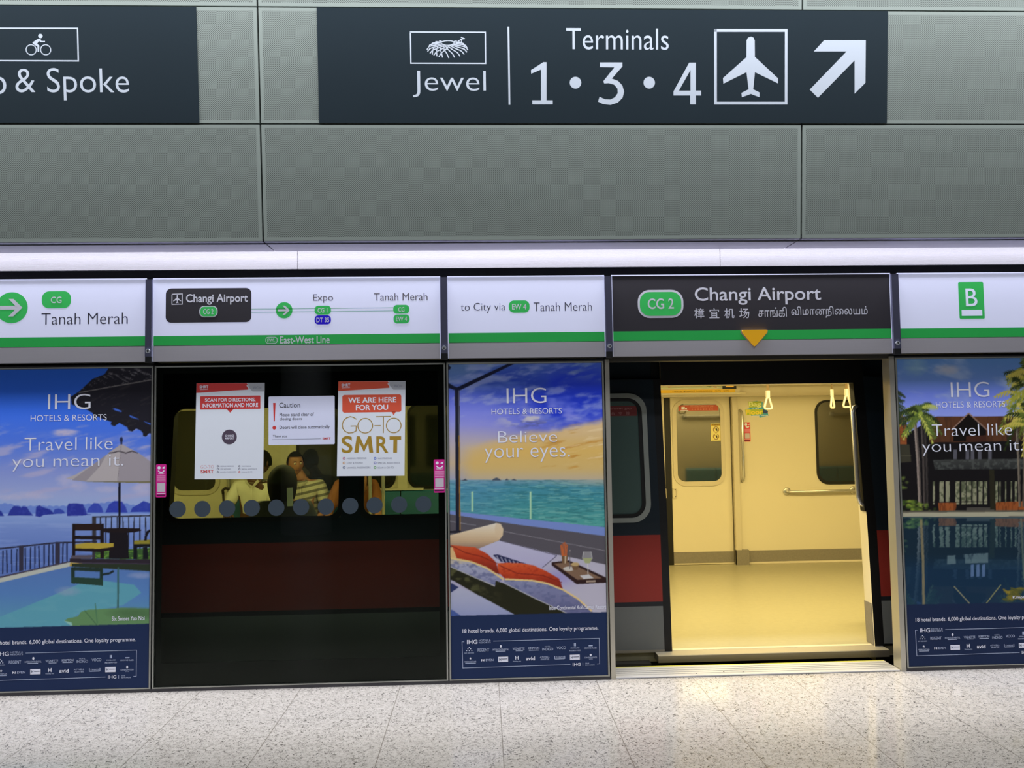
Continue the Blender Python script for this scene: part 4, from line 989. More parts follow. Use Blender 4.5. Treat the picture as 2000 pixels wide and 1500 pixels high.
t = thing('poster', 'white poster with red banner and plum disc at its middle', 'poster', (c0[0], 0, c0[1]), 'notices taped on the glass screen')
sheet_of(t, [(384, 748.5), (517, 748), (514, 935.5), (380, 936)])
banner_top(t, 384, 748.5, 517, RED)
b = B(); A, C_ = PP.uv(391, 774), PP.uv(508.5, 798.5); b.rrect(PP, A, C_, 0.004, RED); px_poly(b, PP, [(442, 798), (457, 798), (449.5, 806)], RED); b.build('speech_banner', t)
letters(t, PP, ('SCAN FOR DIRECTIONS,', (400.5, 777.5, 499, 785.5), INKW, 2, 0.022), ('INFORMATION AND MORE', (395, 787.5, 504, 795.5), INKW, 2, 0.022))
b = B(); b.disc(PP, PP.uv(448, 853.5), 0.0455, PURP); b.text(PP, 'CHANGI', (440, 849, 457, 853), INKW, 2, 0.02); b.text(PP, 'AIRPORT', (439.5, 854, 457.5, 858), INKW, 2, 0.02); b.build('round_badge', t)
b = B(); b.text(PP, 'GO-TO', (392, 908.5, 417.5, 915), mat('poster_pale_red', (216, 160, 170), 0.5), 1, -0.006); b.text(PP, 'SMRT', (392, 917.5, 417.5, 924.5), RED, 1, 0.02); b.build('logo', t)
ICO = mat('poster_icon', (96, 96, 120), 0.5)
bullets(t, 425.5, (0, 42), 910.5, 5.7, MID, (('MISSING PERSONS', 27, ICO), ('LOST & FOUND', 21, ICO), ('UNWELL PASSENGERS', 32, ICO), ('WAYFINDING', 19, ICO), ('SPECIAL ASSISTANCE', 30, ICO), ('SCAN & GO-TO', 21, RED)), 1.3, 0.75)

c0 = PSD.uv(724, 930)
t = thing('poster', 'white poster with orange speech bubble and large gold letters', 'poster', (c0[0], 0, c0[1]), 'notices taped on the glass screen')
sheet_of(t, [(661, 745), (792, 744.5), (790, 929), (658, 930)])
banner_top(t, 661, 745, 792, ORED)
b = B(); b.rrect(PP, PP.uv(668.5, 771.5), PP.uv(784, 804.5), 0.014, ORED); px_poly(b, PP, [(764.5, 804), (773.5, 804), (768.8, 811)], ORED); b.build('speech_bubble', t)
letters(t, PP, ('WE ARE HERE', (680, 776, 774, 786.5), INKW, 2, 0.024), ('FOR YOU', (695, 790.5, 758, 801), INKW, 2, 0.024))
b = B()
px_line(b, PP, [(695.5, 818.5), (690, 815), (684, 813.8), (677, 816), (671, 821.5), (668.5, 829), (669.5, 836.5), (674, 842.5), (681, 845.8), (689, 845), (695.5, 841.5), (695.7, 832), (685.5, 832.3)], 1.7, GOLD)
b.ring(PP, PP.uv(713.3, 831.5), 0.0455, 0.0055, GOLD); px_line(b, PP, [(732, 831.7), (743, 831.4)], 1.6, GOLD); px_line(b, PP, [(735.5, 814), (762.5, 813.5)], 1.9, GOLD); px_line(b, PP, [(749, 814), (748.7, 845)], 1.7, GOLD)
b.ring(PP, PP.uv(769, 831), 0.0455, 0.0055, GOLD); b.text(PP, 'S', (667, 851.5, 688.5, 885), GOLD, 1, 0.016); px_poly(b, PP, [(692, 884), (697, 852), (702.5, 852), (711, 871), (719.5, 852), (725, 852), (729, 884), (721.5, 884), (719, 866), (711, 883), (702.5, 866), (700, 884)], GOLD); b.text(PP, 'R', (735, 852, 758.5, 884.5), GOLD, 1, 0.016); px_poly(b, PP, [(761, 852), (783.5, 852), (783.5, 859), (776, 859), (775.5, 884), (768, 884), (768.5, 859), (761, 859)], GOLD); b.build('logo', t)
cols = [mat('icon_a', (186, 110, 140), .5), mat('icon_b', (210, 160, 110), .5), mat('icon_c', (110, 120, 150), .5), mat('icon_d', (70, 110, 210), .5), mat('icon_e', (74, 70, 170), .5), mat('icon_f', (110, 170, 96), .5)]
bullets(t, 672, (0, 60.5), 895.2, 9, MID, (('MISSING PERSONS', 38, cols[0]), ('LOST & FOUND', 31, cols[1]), ('UNWELL PASSENGERS', 46, cols[2]), ('WAYFINDING', 27, cols[3]), ('SPECIAL ASSISTANCE', 43, cols[4]), ('SCAN & GO-TO', 31, cols[5])), 1.7, 1.0)

c0 = PSD.uv(589, 868)
t = thing('caution_notice', 'white caution card with red exclamation mark between the two posters', 'notice', (c0[0], 0, c0[1]), 'notices taped on the glass screen')
sheet_of(t, [(525, 774.5), (653.7, 773.5), (653, 867.5), (524.5, 868.5)], 0.007, mat('card_white', (216, 220, 246), 0.5))
letters(t, PP, ('Caution', (545.5, 786.2, 586.3, 796), INK, 1, 0.004), ('Please stand clear of', (546, 806, 613, 812.8), INK, 1, 0.008), ('closing doors', (546, 815.3, 590, 822), INK, 1, 0.008),
        ('Doors will close automatically', (546, 831, 644, 839.2), INK, 1, 0.008), ('Thank you', (533, 849.5, 560, 855.5), INK, 1, 0.008))
b = B(); px_poly(b, PP, [(533.4, 787), (538.2, 787), (536.8, 823), (534.8, 823)], RED); b.disc(PP, PP.uv(535.8, 835.4), 0.0112, RED); b.build('red_mark', t)
b = B(); px_line(b, PP, [(532, 858.5), (626, 856.8)], 0.8, MID); b.build('rule_line', t)
b = B(); b.text(PP, 'SMRT', (630, 854.3, 645.5, 858.7), RED, 1, 0.02); b.build('logo', t)
def wink(name, pl, a, c, label, ink=PINK, group='code stickers'):
    (x0, y0), (x1, y1) = a, c; A, C_ = pl.uv(*a), pl.uv(*c); w, h = x1-x0, y1-y0
    base = pl.at((A[0]+C_[0])/2, min(A[1], C_[1]))
    t = thing(name, label, 'sticker', base, group); b = B()
    xs = sorted((A[0], C_[0])); zs = sorted((A[1], C_[1])); b.prism(pl, rr_pts((xs[0], zs[0]), (xs[1], zs[1]), 0.006, 3), 0.001, 0.0002, ink); b.build('backing', t)
    P2 = Off(pl, 0.001); k = (C_[0]-A[0])/w; b = B()
    b.disc(P2, P2.uv(x0+w*0.3, y0+h*0.105), 3.0*abs(k), INKW, 1, 14); px_poly(b, P2, [(x0+w*0.55, y0+h*0.11), (x0+w*0.86, y0+h*0.06), (x0+w*0.82, y0+h*0.14)], INKW)
    mc = P2.uv(x0+w*0.52, y0+h*0.15); b.ring(P2, mc, w*0.3*k, 0.007*abs(k)/0.0032, INKW, 1, 12, math.pi*1.12, math.pi*1.88); b.text(P2, 'WINK+', (x0+w*0.22, y0+h*0.265, x0+w*0.82, y0+h*0.30), INKW, 1, 0.02); b.build('winking_face', t)
    b = B()
    for q in (0.355, 0.40, 0.44, 0.475, 0.51): px_line(b, P2, [(x0+w*0.12, y0+h*q), (x0+w*0.9, y0+h*q)], 0.9, mat('sticker_pale', (240, 180, 220), 0.5))
    px_line(b, P2, [(x0+w*0.1, y0+h*0.89), (x0+w*0.9, y0+h*0.885)], 1.0, INKW); px_line(b, P2, [(x0+w*0.12, y0+h*0.945), (x0+w*0.85, y0+h*0.94)], 2.0, mat('sticker_dark', (70, 14, 60), 0.5)); b.build('fine_print', t)
    b = B(); b.rect(P2, P2.uv(x0+w*0.13, y0+h*0.565), P2.uv(x0+w*0.88, y0+h*0.84), mat('code_grey', (196, 186, 198), 0.5)); b.build('blank_square', t)
wink('code_sticker', PSD, (304.7, 907), (324.5, 971), 'pink winking sticker at left edge of the glass screen, left of the code poster')
wink('code_sticker', PSD, (847, 897.5), (869.5, 962), 'pink winking sticker at right edge of the glass screen, beside the daybed advert')

# black neighbours outside the picture, floor trims, posts and threshold
b = B(); b.box((-4.8, 0, 0), (-3.02, 0.05, 2.0), FR); struct(b.build('wall_left'))
b = B(); b.box((3.645, 0, 0), (5.4, 0.05, 2.0), FR); struct(b.build('wall_right'))
b = B()
for x0, x1 in ((-3.02, 0.775), (2.642, 3.645)): b.box((x0, 0.0, 0.0), (x1, 0.04, 0.017), mat('kick_strip', (74, 72, 78), 0.5))
struct(b.build('trim_2'))
b = B(); b.box((0.79, 0.002, 1.972), (2.63, 0.10, 1.999), mat('lintel_grey', (70, 68, 62), 0.45, 0.5)); struct(b.build('trim_3'))
POST = steel('post_steel', (190, 186, 174), 0.3, 0.05, 2, 0.6)
b = B(); b.box((0.777, -0.004, 0.0), (0.805, 0.085, 1.985), POST); tag(b.build('door_post'), 'narrow steel door post left of the open doorway', 'post', 'door posts')
b = B(); b.box((2.608, -0.004, 0.0), (2.640, 0.085, 1.985), POST); tag(b.build('door_post'), 'steel door post right of the open doorway, beside the lodge advert', 'post', 'door posts')
ALU = steel('threshold_aluminium', (232, 232, 238), 0.34, 0.05, 0, 0.3)
b = None
t = thing('threshold_plate', 'ribbed pale metal threshold plate on the floor in the doorway', 'threshold', (1.7, 0.1, 0.0))
b = B(); b.box((0.805, 0.0, -0.05), (2.608, 0.198, 0.003), mat('threshold_groove', (120, 118, 116), 0.5, 0.2)); b.build('plate', t)
b = B()
for y0, y1 in ((0.003, 0.042), (0.050, 0.078), (0.087, 0.112), (0.122, 0.150), (0.158, 0.190)): b = B(); b.box((0.808, y0, 0.003), (2.604, y1, 0.009), ALU); b.build('rib', t)
b = B(); b.box((0.805, 0.198, -0.05), (2.608, 0.216, 0.006), mat('yellow_edge', (206, 204, 96), 0.4)); b.build('yellow_edge', t)
b = B()
for x, y in ((1.32, 0.04), (1.50, 0.06), (1.62, 0.045)): b.tube([(x, y, 0.004), (x, y, 0.0105)], 0.004, BRK2, 10)
b.build('screw', t)
b = B(); b.box((-9, 0.0, -1.3), (9, 0.0015, -0.15), BLACK); b.box((-9, 0.0, -1.4), (9, 4.4, -1.3), BLACK); b.box((-9, 4.3, -1.3), (9, 4.4, 3.2), BLACK); b.box((-9, 0.17, 2.95), (9, 4.4, 3.05), BLACK); struct(b.build('ground'))

# ------------------------------------------------------------------ the train standing at the platform
def ye(z): return 0.37+0.055*z if z < 0.9 else 0.4195+0.11*(z-0.9)
TNAVY = mat('train_navy', (26, 37, 46), 0.4, 0, 0.35); TRED = mat('train_red', (136, 44, 36), 0.42, 0, 0.4)
TLINE = mat('train_line', (24, 26, 32), 0.5); TGREY = mat('train_grey', (102, 104, 102), 0.45); TBLACK = mat('train_black', (10, 10, 12), 0.55)
CREAM = mat('carriage_cream', (220, 211, 186), 0.42, 0, 0.35)
CREAM2 = mat('carriage_cream_trim', (206, 196, 172), 0.45, 0, 0.35)
SKIRT = noisy('skirting_grey', (132, 126, 116), 0.5, 0.18, 60)
RAIL = mat('rail_chrome', (206, 204, 198), 0.22, 0.72)
RUB = mat('window_rubber', (18, 18, 18), 0.5)
ZONES = ((-0.05, 0.048, TLINE), (0.048, 0.348, TGREY), (0.348, 0.378, TLINE), (0.378, 0.82, TRED), (0.82, 2.12, TNAVY))
def side(bb, x0, x1, z0, z1, off=0.0, thick=0.10, back=CREAM, caps=(None, None, None, None), zones=ZONES):
    """piece of leaning body side, outer face coloured by height, caps = left, right, bottom, top"""
    zs = sorted({z0, z1, *[z for a, c, _ in zones for z in (a, c) if z0 < z < z1], *([0.9] if z0 < 0.9 < z1 else [])})
    for a, c in zip(zs[:-1], zs[1:]):
        m = next(k for p, q, k in zones if p <= (a+c)/2 <= q)
        F = [(x, ye(z)+off, z) for x, z in ((x0, a), (x1, a), (x1, c), (x0, c))]; K = [(x, y+thick, z) for x, y, z in F]
        bb.add(F, [(0, 1, 2, 3)], m); bb.add(K, [(3, 2, 1, 0)], back)
        if caps[0]: bb.add([F[0], F[3], K[3], K[0]], [(0, 1, 2, 3)], caps[0])
        if caps[1]: bb.add([F[1], F[2], K[2], K[1]], [(3, 2, 1, 0)], caps[1])
        if caps[2] and a == z0: bb.add([F[0], F[1], K[1], K[0]], [(3, 2, 1, 0)], caps[2])
        if caps[3] and c == z1: bb.add([F[3], F[2], K[2], K[3]], [(0, 1, 2, 3)], caps[3])
TW = Plane((0, ye(0.9), 0.9), (1, 0, 0), (0, 0.11, 1.0))
TWIN = glass('train_window_glass', (0.66, 0.70, 0.62)); LEAFG = glass('door_leaf_glass', (0.42, 0.46, 0.42))
tv = lambda z: (z-0.9)*1.00603
train = thing('train_carriage', 'metro train carriage in navy, red and grey with its door open', 'train', (0.5, 1.9, -0.05))
b = B(); HW = ((-2.105, -0.962), (-0.818, -0.19))
X0, X1 = -6.2, 6.4
side(b, X0, HW[0][0], -0.05, 2.1, caps=(None, RUB, None, None)); side(b, HW[0][1], HW[1][0], -0.05, 2.1, caps=(RUB, RUB, None, None)); side(b, HW[1][1], 0.5, -0.05, 2.1, caps=(RUB, None, None, None))
side(b, HW[0][0], HW[0][1], -0.05, 0.978, caps=(None, None, None, RUB)); side(b, HW[1][0], HW[1][1], -0.05, 0.978, caps=(None, None, None, RUB))
side(b, HW[0][0], HW[0][1], 1.735, 2.1, caps=(None, None, RUB, None)); side(b, HW[1][0], HW[1][1], 1.735, 2.1, caps=(None, None, RUB, None))
side(b, 0.5, 1.20, -0.05, 2.1, 0.045, 0.06); side(b, 1.20, 1.257, -0.05, 2.1, 0.04, 0.065, caps=(None, CREAM, None, None), zones=((-0.05, 2.12, TBLACK),))
side(b, 2.636, 2.70, -0.05, 2.1, 0.0, 0.105, caps=(CREAM, None, None, None), zones=((-0.05, 2.12, TBLACK),)); side(b, 2.70, X1, -0.05, 2.1, 0.045, 0.06)
side(b, 1.257, 2.636, 1.842, 2.1, 0.0, 0.10, caps=(None, None, CREAM2, None), zones=((1.8, 2.12, TBLACK),))
b.build('body_side', train)
b = B(); side(b, 2.626, 2.637, 0.95, 1.842, 0.0, 0.062, TBLACK, (TBLACK,)*4, ((0, 2, TBLACK),)); b.build('rubber_seal', train)
b = B(); side(b, 2.632, 2.637, 0.052, 0.33, 0.012, 0.095, SKIRT, (SKIRT,)*4, ((0, 2, SKIRT),)); b.build('jamb_skirting', train)
for x0, x1 in HW:
    b = B(); O = [(x0, tv(0.978)), (x1, tv(0.978)), (x1, tv(1.735)), (x0, tv(1.735))]
    b.frame(TW, rr_pts((x0-0.02, tv(0.96)), (x1+0.02, tv(1.755)), 0.08), rr_pts((x0+0.012, tv(0.99)), (x1-0.012, tv(1.722)), 0.07), 0.006, -0.012, RUB); w = b.build('window', train)
    b = B(); b.add([TW.at(*p, 0.0) for p in O], [(0, 1, 2, 3)], TWIN); b.build('pane', w)
# sliding door leaf pushed aside, outside the body
LX0, LX1 = 0.50, 1.20
leaf = B(); side(leaf, LX0, LX1, 0.065, 1.885, 0.0, 0.035, TNAVY, (TLINE, TLINE, TLINE, TLINE)); lf = leaf.build('door_leaf', train)
b = B(); side(b, LX0, LX1, 0.048, 0.066, -0.004, 0.04, TGREY, (TGREY, TGREY, TGREY, TGREY), ((0, 2, mat('leaf_edge', (140, 134, 122), 0.4, 0.5)),)); b.build('bottom_edge', lf)
b = B(); side(b, 1.20, 1.252, 0.05, 1.885, 0.002, 0.038, TBLACK, (TBLACK, TBLACK, TBLACK, TBLACK), ((0, 2, TBLACK),)); b.build('rubber_seal', lf)
WO = (0.60, tv(0.905)), (1.142, tv(1.787)); WI = (0.632, tv(0.937)), (1.108, tv(1.755)); WG = (0.655, tv(0.962)), (1.082, tv(1.732))
b = B(); b.frame(TW, rr_pts(*WO, 0.125), rr_pts(*WI, 0.10), 0.012, -0.001, mat('window_frame_grey', (150, 156, 150), 0.45, 0.2)); b.build('window_frame', lf)
b = B(); b.frame(TW, rr_pts(*WI, 0.10), rr_pts(*WG, 0.075), 0.008, -0.001, RUB); b.build('window_rubber', lf)
b = B(); b.prism(TW, rr_pts(*WG, 0.075), 0.003, 0.001, mat('leaf_pane', (80, 100, 96), 0.12, 0, 0.9)); b.build('pane', lf)
b = B(); TWs = Off(TW, 0.003); SRED = mat('leaf_sticker_red', (122, 48, 48), 0.5); b.rect(TWs, (0.66, tv(1.63)), (1.075, tv(1.70)), SRED)
LT = mat('leaf_sticker_ink', (178, 128, 124), 0.5); b.text(TWs, 'Mind the platform gap', (0.70, tv(1.672), 1.04, tv(1.69)), LT, 2, 0.0, 1.0, False)
for i, ch in enumerate('小心月台空隙'): b.text(TWs, ch, (0.74+i*0.052, tv(1.638), 0.764+i*0.052, tv(1.659)), LT, 2, 0, 1, False)
b.build('warning_strip', lf)
b = B(); side(b, 2.70, 3.40, 0.065, 1.885, 0.0, 0.035, TNAVY, (TLINE, TLINE, TLINE, TLINE)); lf2 = b.build('door_leaf', train)
b = B(); b.box((1.137, 0.285, 0.004), (2.688, 0.40, 0.046), mat('sill_metal', (140, 132, 118), 0.42, 0.6)); b.box((1.137, 0.285, 0.046), (2.688, 0.40, 0.050), mat('sill_top_lit', (206, 198, 180), 0.35, 0.5)); b.build('door_sill', train)  # paler strip paints in the light falling on the beam's top face
b = B(); b.box((0.3, 0.33, -0.055), (1.10, 0.40, -0.012), mat('step_metal', (62, 60, 56), 0.5, 0.3)); b.box((0.80, 0.34, -0.01), (0.835, 0.38, 0.03), MATS['step_metal']); b.build('lower_sill', train)
# inside
VINYL = noisy('carriage_floor', (172, 166, 138), 0.3, 0.10, 22, 0.45)
b = B(); b.box((X0, 0.40, -0.02), (X1, 3.56, 0.042), VINYL); b.build('carriage_floor', train)
b = B(); b.box((1.262, 0.395, 0.042), (2.632, 0.43, 0.052), mat('nosing', (226, 214, 186), 0.35)); b.build('door_nosing', train)
b = B(); b.box((X0, 0.55, 2.19), (X1, 3.56, 2.24), CREAM); b.box((X0, 3.12, 1.955), (X1, 3.5, 2.19), CREAM); b.box((X0, 3.30, 1.845), (X1, 3.5, 1.955), CREAM2)
b.box((X0, 0.64, 1.99), (X1, 0.80, 2.19), CREAM); b.build('ceiling_panel', train)
b = B(); b.box((X0-0.05, 0.42, 0), (X0, 3.5, 2.2), CREAM2); b.box((X1, 0.42, 0), (X1+0.05, 3.5, 2.2), CREAM2); b.box((X0, 3.56, -0.05), (X1, 3.60, 2.3), TBLACK); b.box((X0, 0.60, 2.24), (X1, 3.60, 2.32), TBLACK); b.build('end_and_roof', train)
WY = 3.46
FW = Plane((0, WY, 0), (1, 0, 0), (0, 0, 1)); FD = Plane((0, 3.50, 0), (1, 0, 0), (0, 0, 1))
b = B(); 
for x0, x1 in ((X0, -4.06), (-2.70, 1.335), (2.715, X1)): b.box((x0, WY, 0.04), (x1, 3.56, 1.955), CREAM)
b.build('far_wall', train)
b = B()
for x0, x1 in ((X0, -4.06), (-2.70, 1.335), (2.715, X1)): b.box((x0, WY-0.012, 0.042), (x1, WY, 0.187), SKIRT); b.tube([(x0, WY-0.012, 0.052), (x1, WY-0.012, 0.052)], 0.016, CREAM2, 8)
b.build('skirting', train)
b = B(); b.box((2.705, WY-0.035, 0.042), (2.765, WY, 1.86), CREAM2); b.box((2.705, WY-0.045, 0.042), (2.84, WY, 0.20), SKIRT); b.build('corner_post', train)
DPANE = mat('far_pane', (44, 42, 30), 0.05, 0, 0.5)
DPANE.node_tree.nodes['Principled BSDF'].inputs['IOR'].default_value = 2.3
DPANE2 = mat('far_pane_dark', (34, 36, 32), 0.07, 0, 0.7)
def far_leaf(x0, x1, wx0, wx1, handle_x):
    b = B(); b.box((x0, 3.50, 0.06), (x1, 3.54, 1.862), CREAM); b.box((x0, 3.492, 0.062), (x1, 3.50, 0.178), SKIRT); b.box((x0, 3.488, 0.046), (x1, 3.54, 0.06), CREAM2); l = b.build('far_door_leaf', train)
    b = B(); b.frame(FD, rr_pts((wx0-0.045, 0.885), (wx1+0.045, 1.82), 0.14), rr_pts((wx0, 0.935), (wx1, 1.775), 0.085), 0.012, 0.0, CREAM2); b.build('window_frame', l)
    b = B(); b.prism(FD, rr_pts((wx0, 0.935), (wx1, 1.775), 0.085), 0.003, 0.001, DPANE if x0 > 0 else DPANE2); b.build('pane', l)
    b = B(); b.frame(FD, rr_pts((handle_x-0.024, 0.755), (handle_x+0.024, 0.868), 0.012), rr_pts((handle_x-0.015, 0.768), (handle_x+0.015, 0.855), 0.008), 0.010, 0.0, CREAM2)
    b.rect(FD, (handle_x-0.014, 0.77), (handle_x+0.014, 0.853), CREAM, 2)
    for z in (0.775, 0.848): b.disc(FD, (handle_x+0.010, z), 0.005, RUB, 4, 8)
    b.build('handle', l); return l
lr = far_leaf(2.045, 2.700, 2.108, 2.590, 2.070); far_leaf(1.345, 1.975, 1.44, 1.91, 1.955)
far_leaf(-4.05, -3.40, -3.98, -3.50, -3.425); far_leaf(-3.34, -2.71, -3.26, -2.83, -3.315)
for x0, x1 in ((1.978, 2.042), (-3.40, -3.345)): b = B(); b.box((x0, 3.495, 0.05), (x1, 3.53, 1.862), RUB); b.build('door_seal', train)
FDs = Off(FD, 0.003)
b = B(); SR2 = mat('far_sticker_red', (190, 84, 60), 0.5); b.rect(FDs, (2.135, 1.70), (2.575, 1.762), SR2)
LT2 = mat('far_sticker_ink', (232, 176, 150), 0.5); b.text(FDs, 'Mind the platform gap', (2.27, 1.737, 2.52, 1.75), LT2, 2, 0.0, 1, False)
for i, ch in enumerate('小心月台空隙请勿'): b.text(FDs, ch, (2.28+i*0.031, 1.708, 2.297+i*0.031, 1.724), LT2, 2, 0, 1, False)
b.line(FDs, [(2.16, 1.706), (2.24, 1.706)], 0.006, INKW, 2); b.rect(FDs, (2.168, 1.715), (2.205, 1.745), INKW, 2); b.rect(FDs, (2.21, 1.715), (2.228, 1.735), INKW, 2); b.build('warning_strip', lr)
# route display over the far door
b = B(); b.box((1.30, 3.26, 1.868), (2.80, 3.46, 1.886), CREAM); b.box((1.30, 3.27, 1.886), (2.745, 3.46, 2.02), CREAM2); hd = b.build('door_header', train)
FH = Plane((0, 3.27, 0), (1, 0, 0), (0, 0, 1))
b = B(); b.rect(FH, (1.31, 1.935), (2.70, 2.015), mat('map_green', (216, 228, 196), 0.5)); MR = mat('map_red', (214, 84, 70), 0.5)
b.line(FH, [(1.98, 1.95), (2.02, 1.965), (2.10, 1.96), (2.13, 1.975)], 0.008, MR, 2); b.line(FH, [(2.36, 1.965), (2.42, 1.95), (2.45, 1.965)], 0.010, mat('map_line', (60, 120, 60), 0.5), 2); b.disc(FH, (2.465, 1.963), 0.012, INKW, 2, 10); b.line(FH, [(2.46, 1.95), (2.49, 1.945)], 0.008, MR, 2); b.build('route_map', hd)
b = B(); b.rect(FH, (1.31, 1.888), (2.69, 1.922), mat('header_yellow', (242, 196, 48), 0.5)); b.text(FH, 'CAUTION: BEWARE OF CLOSING DOORS    PINTU    CARE', (2.02, 1.899, 2.62, 1.912), RUB, 2, 0.01, 1, False); b.build('warning_strip', hd)
b = B(); b.box((2.555, 3.255, 1.925), (2.70, 3.27, 2.02), RUB); b.box((2.585, 3.25, 1.945), (2.67, 3.256, 2.02), mat('display_amber', (232, 170, 60), 0.4, 0, 0.4, 0.5)); b.build('display', hd)
# far window right of the door
FWs = Off(FW, 0.001)
for x0, x1, z0, z1 in ((3.645, 4.75, 0.905, 1.775), (-1.95, -0.95, 0.935, 1.80), (-0.78, 0.55, 0.935, 1.80)):
    b = B(); b.frame(FW, rr_pts((x0-0.022, z0-0.025), (x1+0.022, z1+0.022), 0.13), rr_pts((x0+0.004, z0+0.01), (x1-0.004, z1), 0.11), 0.010, 0.0, RUB); w = b.build('far_window', train)
    b = B(); b.prism(FW, rr_pts((x0, z0), (x1, z1), 0.11), 0.003, 0.001, DPANE if x0 > 2 else DPANE2); b.build('pane', w)

def grab(label, pts, flanges, r=0.0155, n=(0, -1, 0)):
    p0 = pts[0]
    t = thing('grab_rail', label, 'rail', p0, 'steel grab rails in the carriage')
    b = B(); b.tube(pts, r, RAIL, 14); b.build('tube', t)
    for f in flanges:
        f = np.array(f, float); nn = np.array(n, float); bb = B(); bb.tube([f-nn*0.004, f+nn*0.012, f+nn*0.016], [0.042, 0.042, 0.030], RAIL, 18); bb.tube([f+nn*0.012, f+nn*0.05], r, RAIL, 12); bb.build('flange', t)
grab('horizontal steel grab rail on the cream wall right of the far door', [(3.285, WY-0.02, 0.815), (3.295, WY-0.05, 0.815), (3.32, WY-0.066, 0.815), (4.9, WY-0.066, 0.815)], [(3.285, WY, 0.815), (4.02, WY, 0.815)])
grab('upright steel grab rail on the cream wall beside the far door', [(2.80, WY, 1.70), (2.80, WY-0.04, 1.685), (2.80, WY-0.06, 1.64), (2.80, WY-0.06, 0.99), (2.80, WY-0.04, 0.945), (2.80, WY, 0.93)], [])
grab('slanted steel grab rail inside the doorway, at its right jamb', [(2.636, 0.50, 1.675), (2.615, 0.495, 1.67), (2.598, 0.49, 1.63), (2.598, 0.455, 1.05), (2.610, 0.452, 1.005), (2.636, 0.45, 0.985)], [])
grab('upright steel rail seen through the dark glass, left of the code poster', [(-2.66, WY, 1.72), (-2.66, WY-0.05, 1.69), (-2.66, WY-0.06, 1.62), (-2.66, WY-0.06, 1.0), (-2.66, WY-0.05, 0.93), (-2.66, WY, 0.90)], [], 0.022)
grab('level steel grab rail on the near wall, mirrored in the far door window', [(2.95, 0.57, 1.66), (2.955, 0.62, 1.66), (2.99, 0.64, 1.66), (4.7, 0.64, 1.66)], [(2.95, 0.60, 1.66)], n=(0, 1, 0))
grab('level steel grab rail on the near wall, mirrored in the far window beside the jamb', [(5.13, 0.57, 1.66), (5.135, 0.62, 1.66), (5.17, 0.64, 1.66), (6.2, 0.64, 1.66)], [(5.13, 0.60, 1.66)], n=(0, 1, 0))
# poles by the seats
for x, lb in ((-1.075, 'slim steel pole by the seats, left one of the pair below the gold lettered poster'), (-0.95, 'slim steel pole by the seats, right one of the pair below the gold lettered poster')):
    t = thing('grab_pole', lb, 'pole', (x, 2.6, 0.042), 'steel poles by the seats'); b = B(); b.tube([(x, 2.6, 0.042), (x, 2.6, 2.19)], 0.017, RAIL, 12); b.build('tube', t)
    b = B(); b.tube([(x, 2.6, 0.042), (x, 2.6, 0.06)], 0.04, RAIL, 14); b.build('foot', t)

# hanging straps
STRAP = mat('strap_belt', (176, 150, 110), 0.6); HANDLE = mat('strap_handle', (236, 230, 214), 0.4)
bar = B(); bar.tube([(0.9, 2.0, 2.02), (6.35, 2.0, 2.02)], 0.016, RAIL, 12); bar.tube([(0.9, 2.0, 2.02), (0.9, 2.0, 2.19)], 0.016, RAIL, 12); o = bar.build('overhead_rail')
tag(o, 'horizontal overhead steel rail carrying the hanging straps', 'rail')
def strap(label, x, z, turn, first=None):
    t = thing('hanging_strap', label, 'strap', (x, 2.0, z), 'hanging straps')
    ca, sa = math.cos(turn), math.sin(turn)
    P = lambda a, h: (x+a*ca, 2.0+a*sa, z+h)
    b = B(); b.add([P(-0.013, 0.150), P(0.013, 0.150), P(0.013, 2.04-z), P(-0.013, 2.04-z)], [(0, 1, 2, 3)], STRAP); b.add([P(-0.013, 0.150), P(0.013, 0.150), P(0.013, 2.04-z), P(-0.013, 2.04-z)], [(3, 2, 1, 0)], STRAP); b.build('belt', t)
    b = B(); c = [(-0.017, 0.105), (0.017, 0.105), (0.017, 0.165), (-0.017, 0.165)]
    n = np.array([sa, -ca, 0])*0.009
    F = [np.array(P(*q)) for q in c]; b.add([*[f+n for f in F], *[f-n for f in F]], [(0, 1, 2, 3), (7, 6, 5, 4), (0, 4, 5, 1), (1, 5, 6, 2), (2, 6, 7, 3), (3, 7, 4, 0)], HANDLE); b.build('buckle', t)
    b = B(); L = [(0, 0.108), (-0.013, 0.096), (-0.030, 0.050), (-0.041, 0.018), (-0.036, 0.004), (-0.022, 0.0), (0.022, 0.0), (0.036, 0.004), (0.041, 0.018), (0.030, 0.050), (0.013, 0.096), (0, 0.108)]
    b.tube([P(*q) for q in L], 0.0095, HANDLE, 10); b.build('handle', t)
strap('white hanging strap handle over the yellow and blue bag sticker', 2.565, 1.688, 0.35)
strap('narrow looking white hanging strap handle before the dark far window', 3.152, 1.690, 0.80)
strap('white hanging strap handle half hidden at the right door jamb', 3.285, 1.694, 0.3)

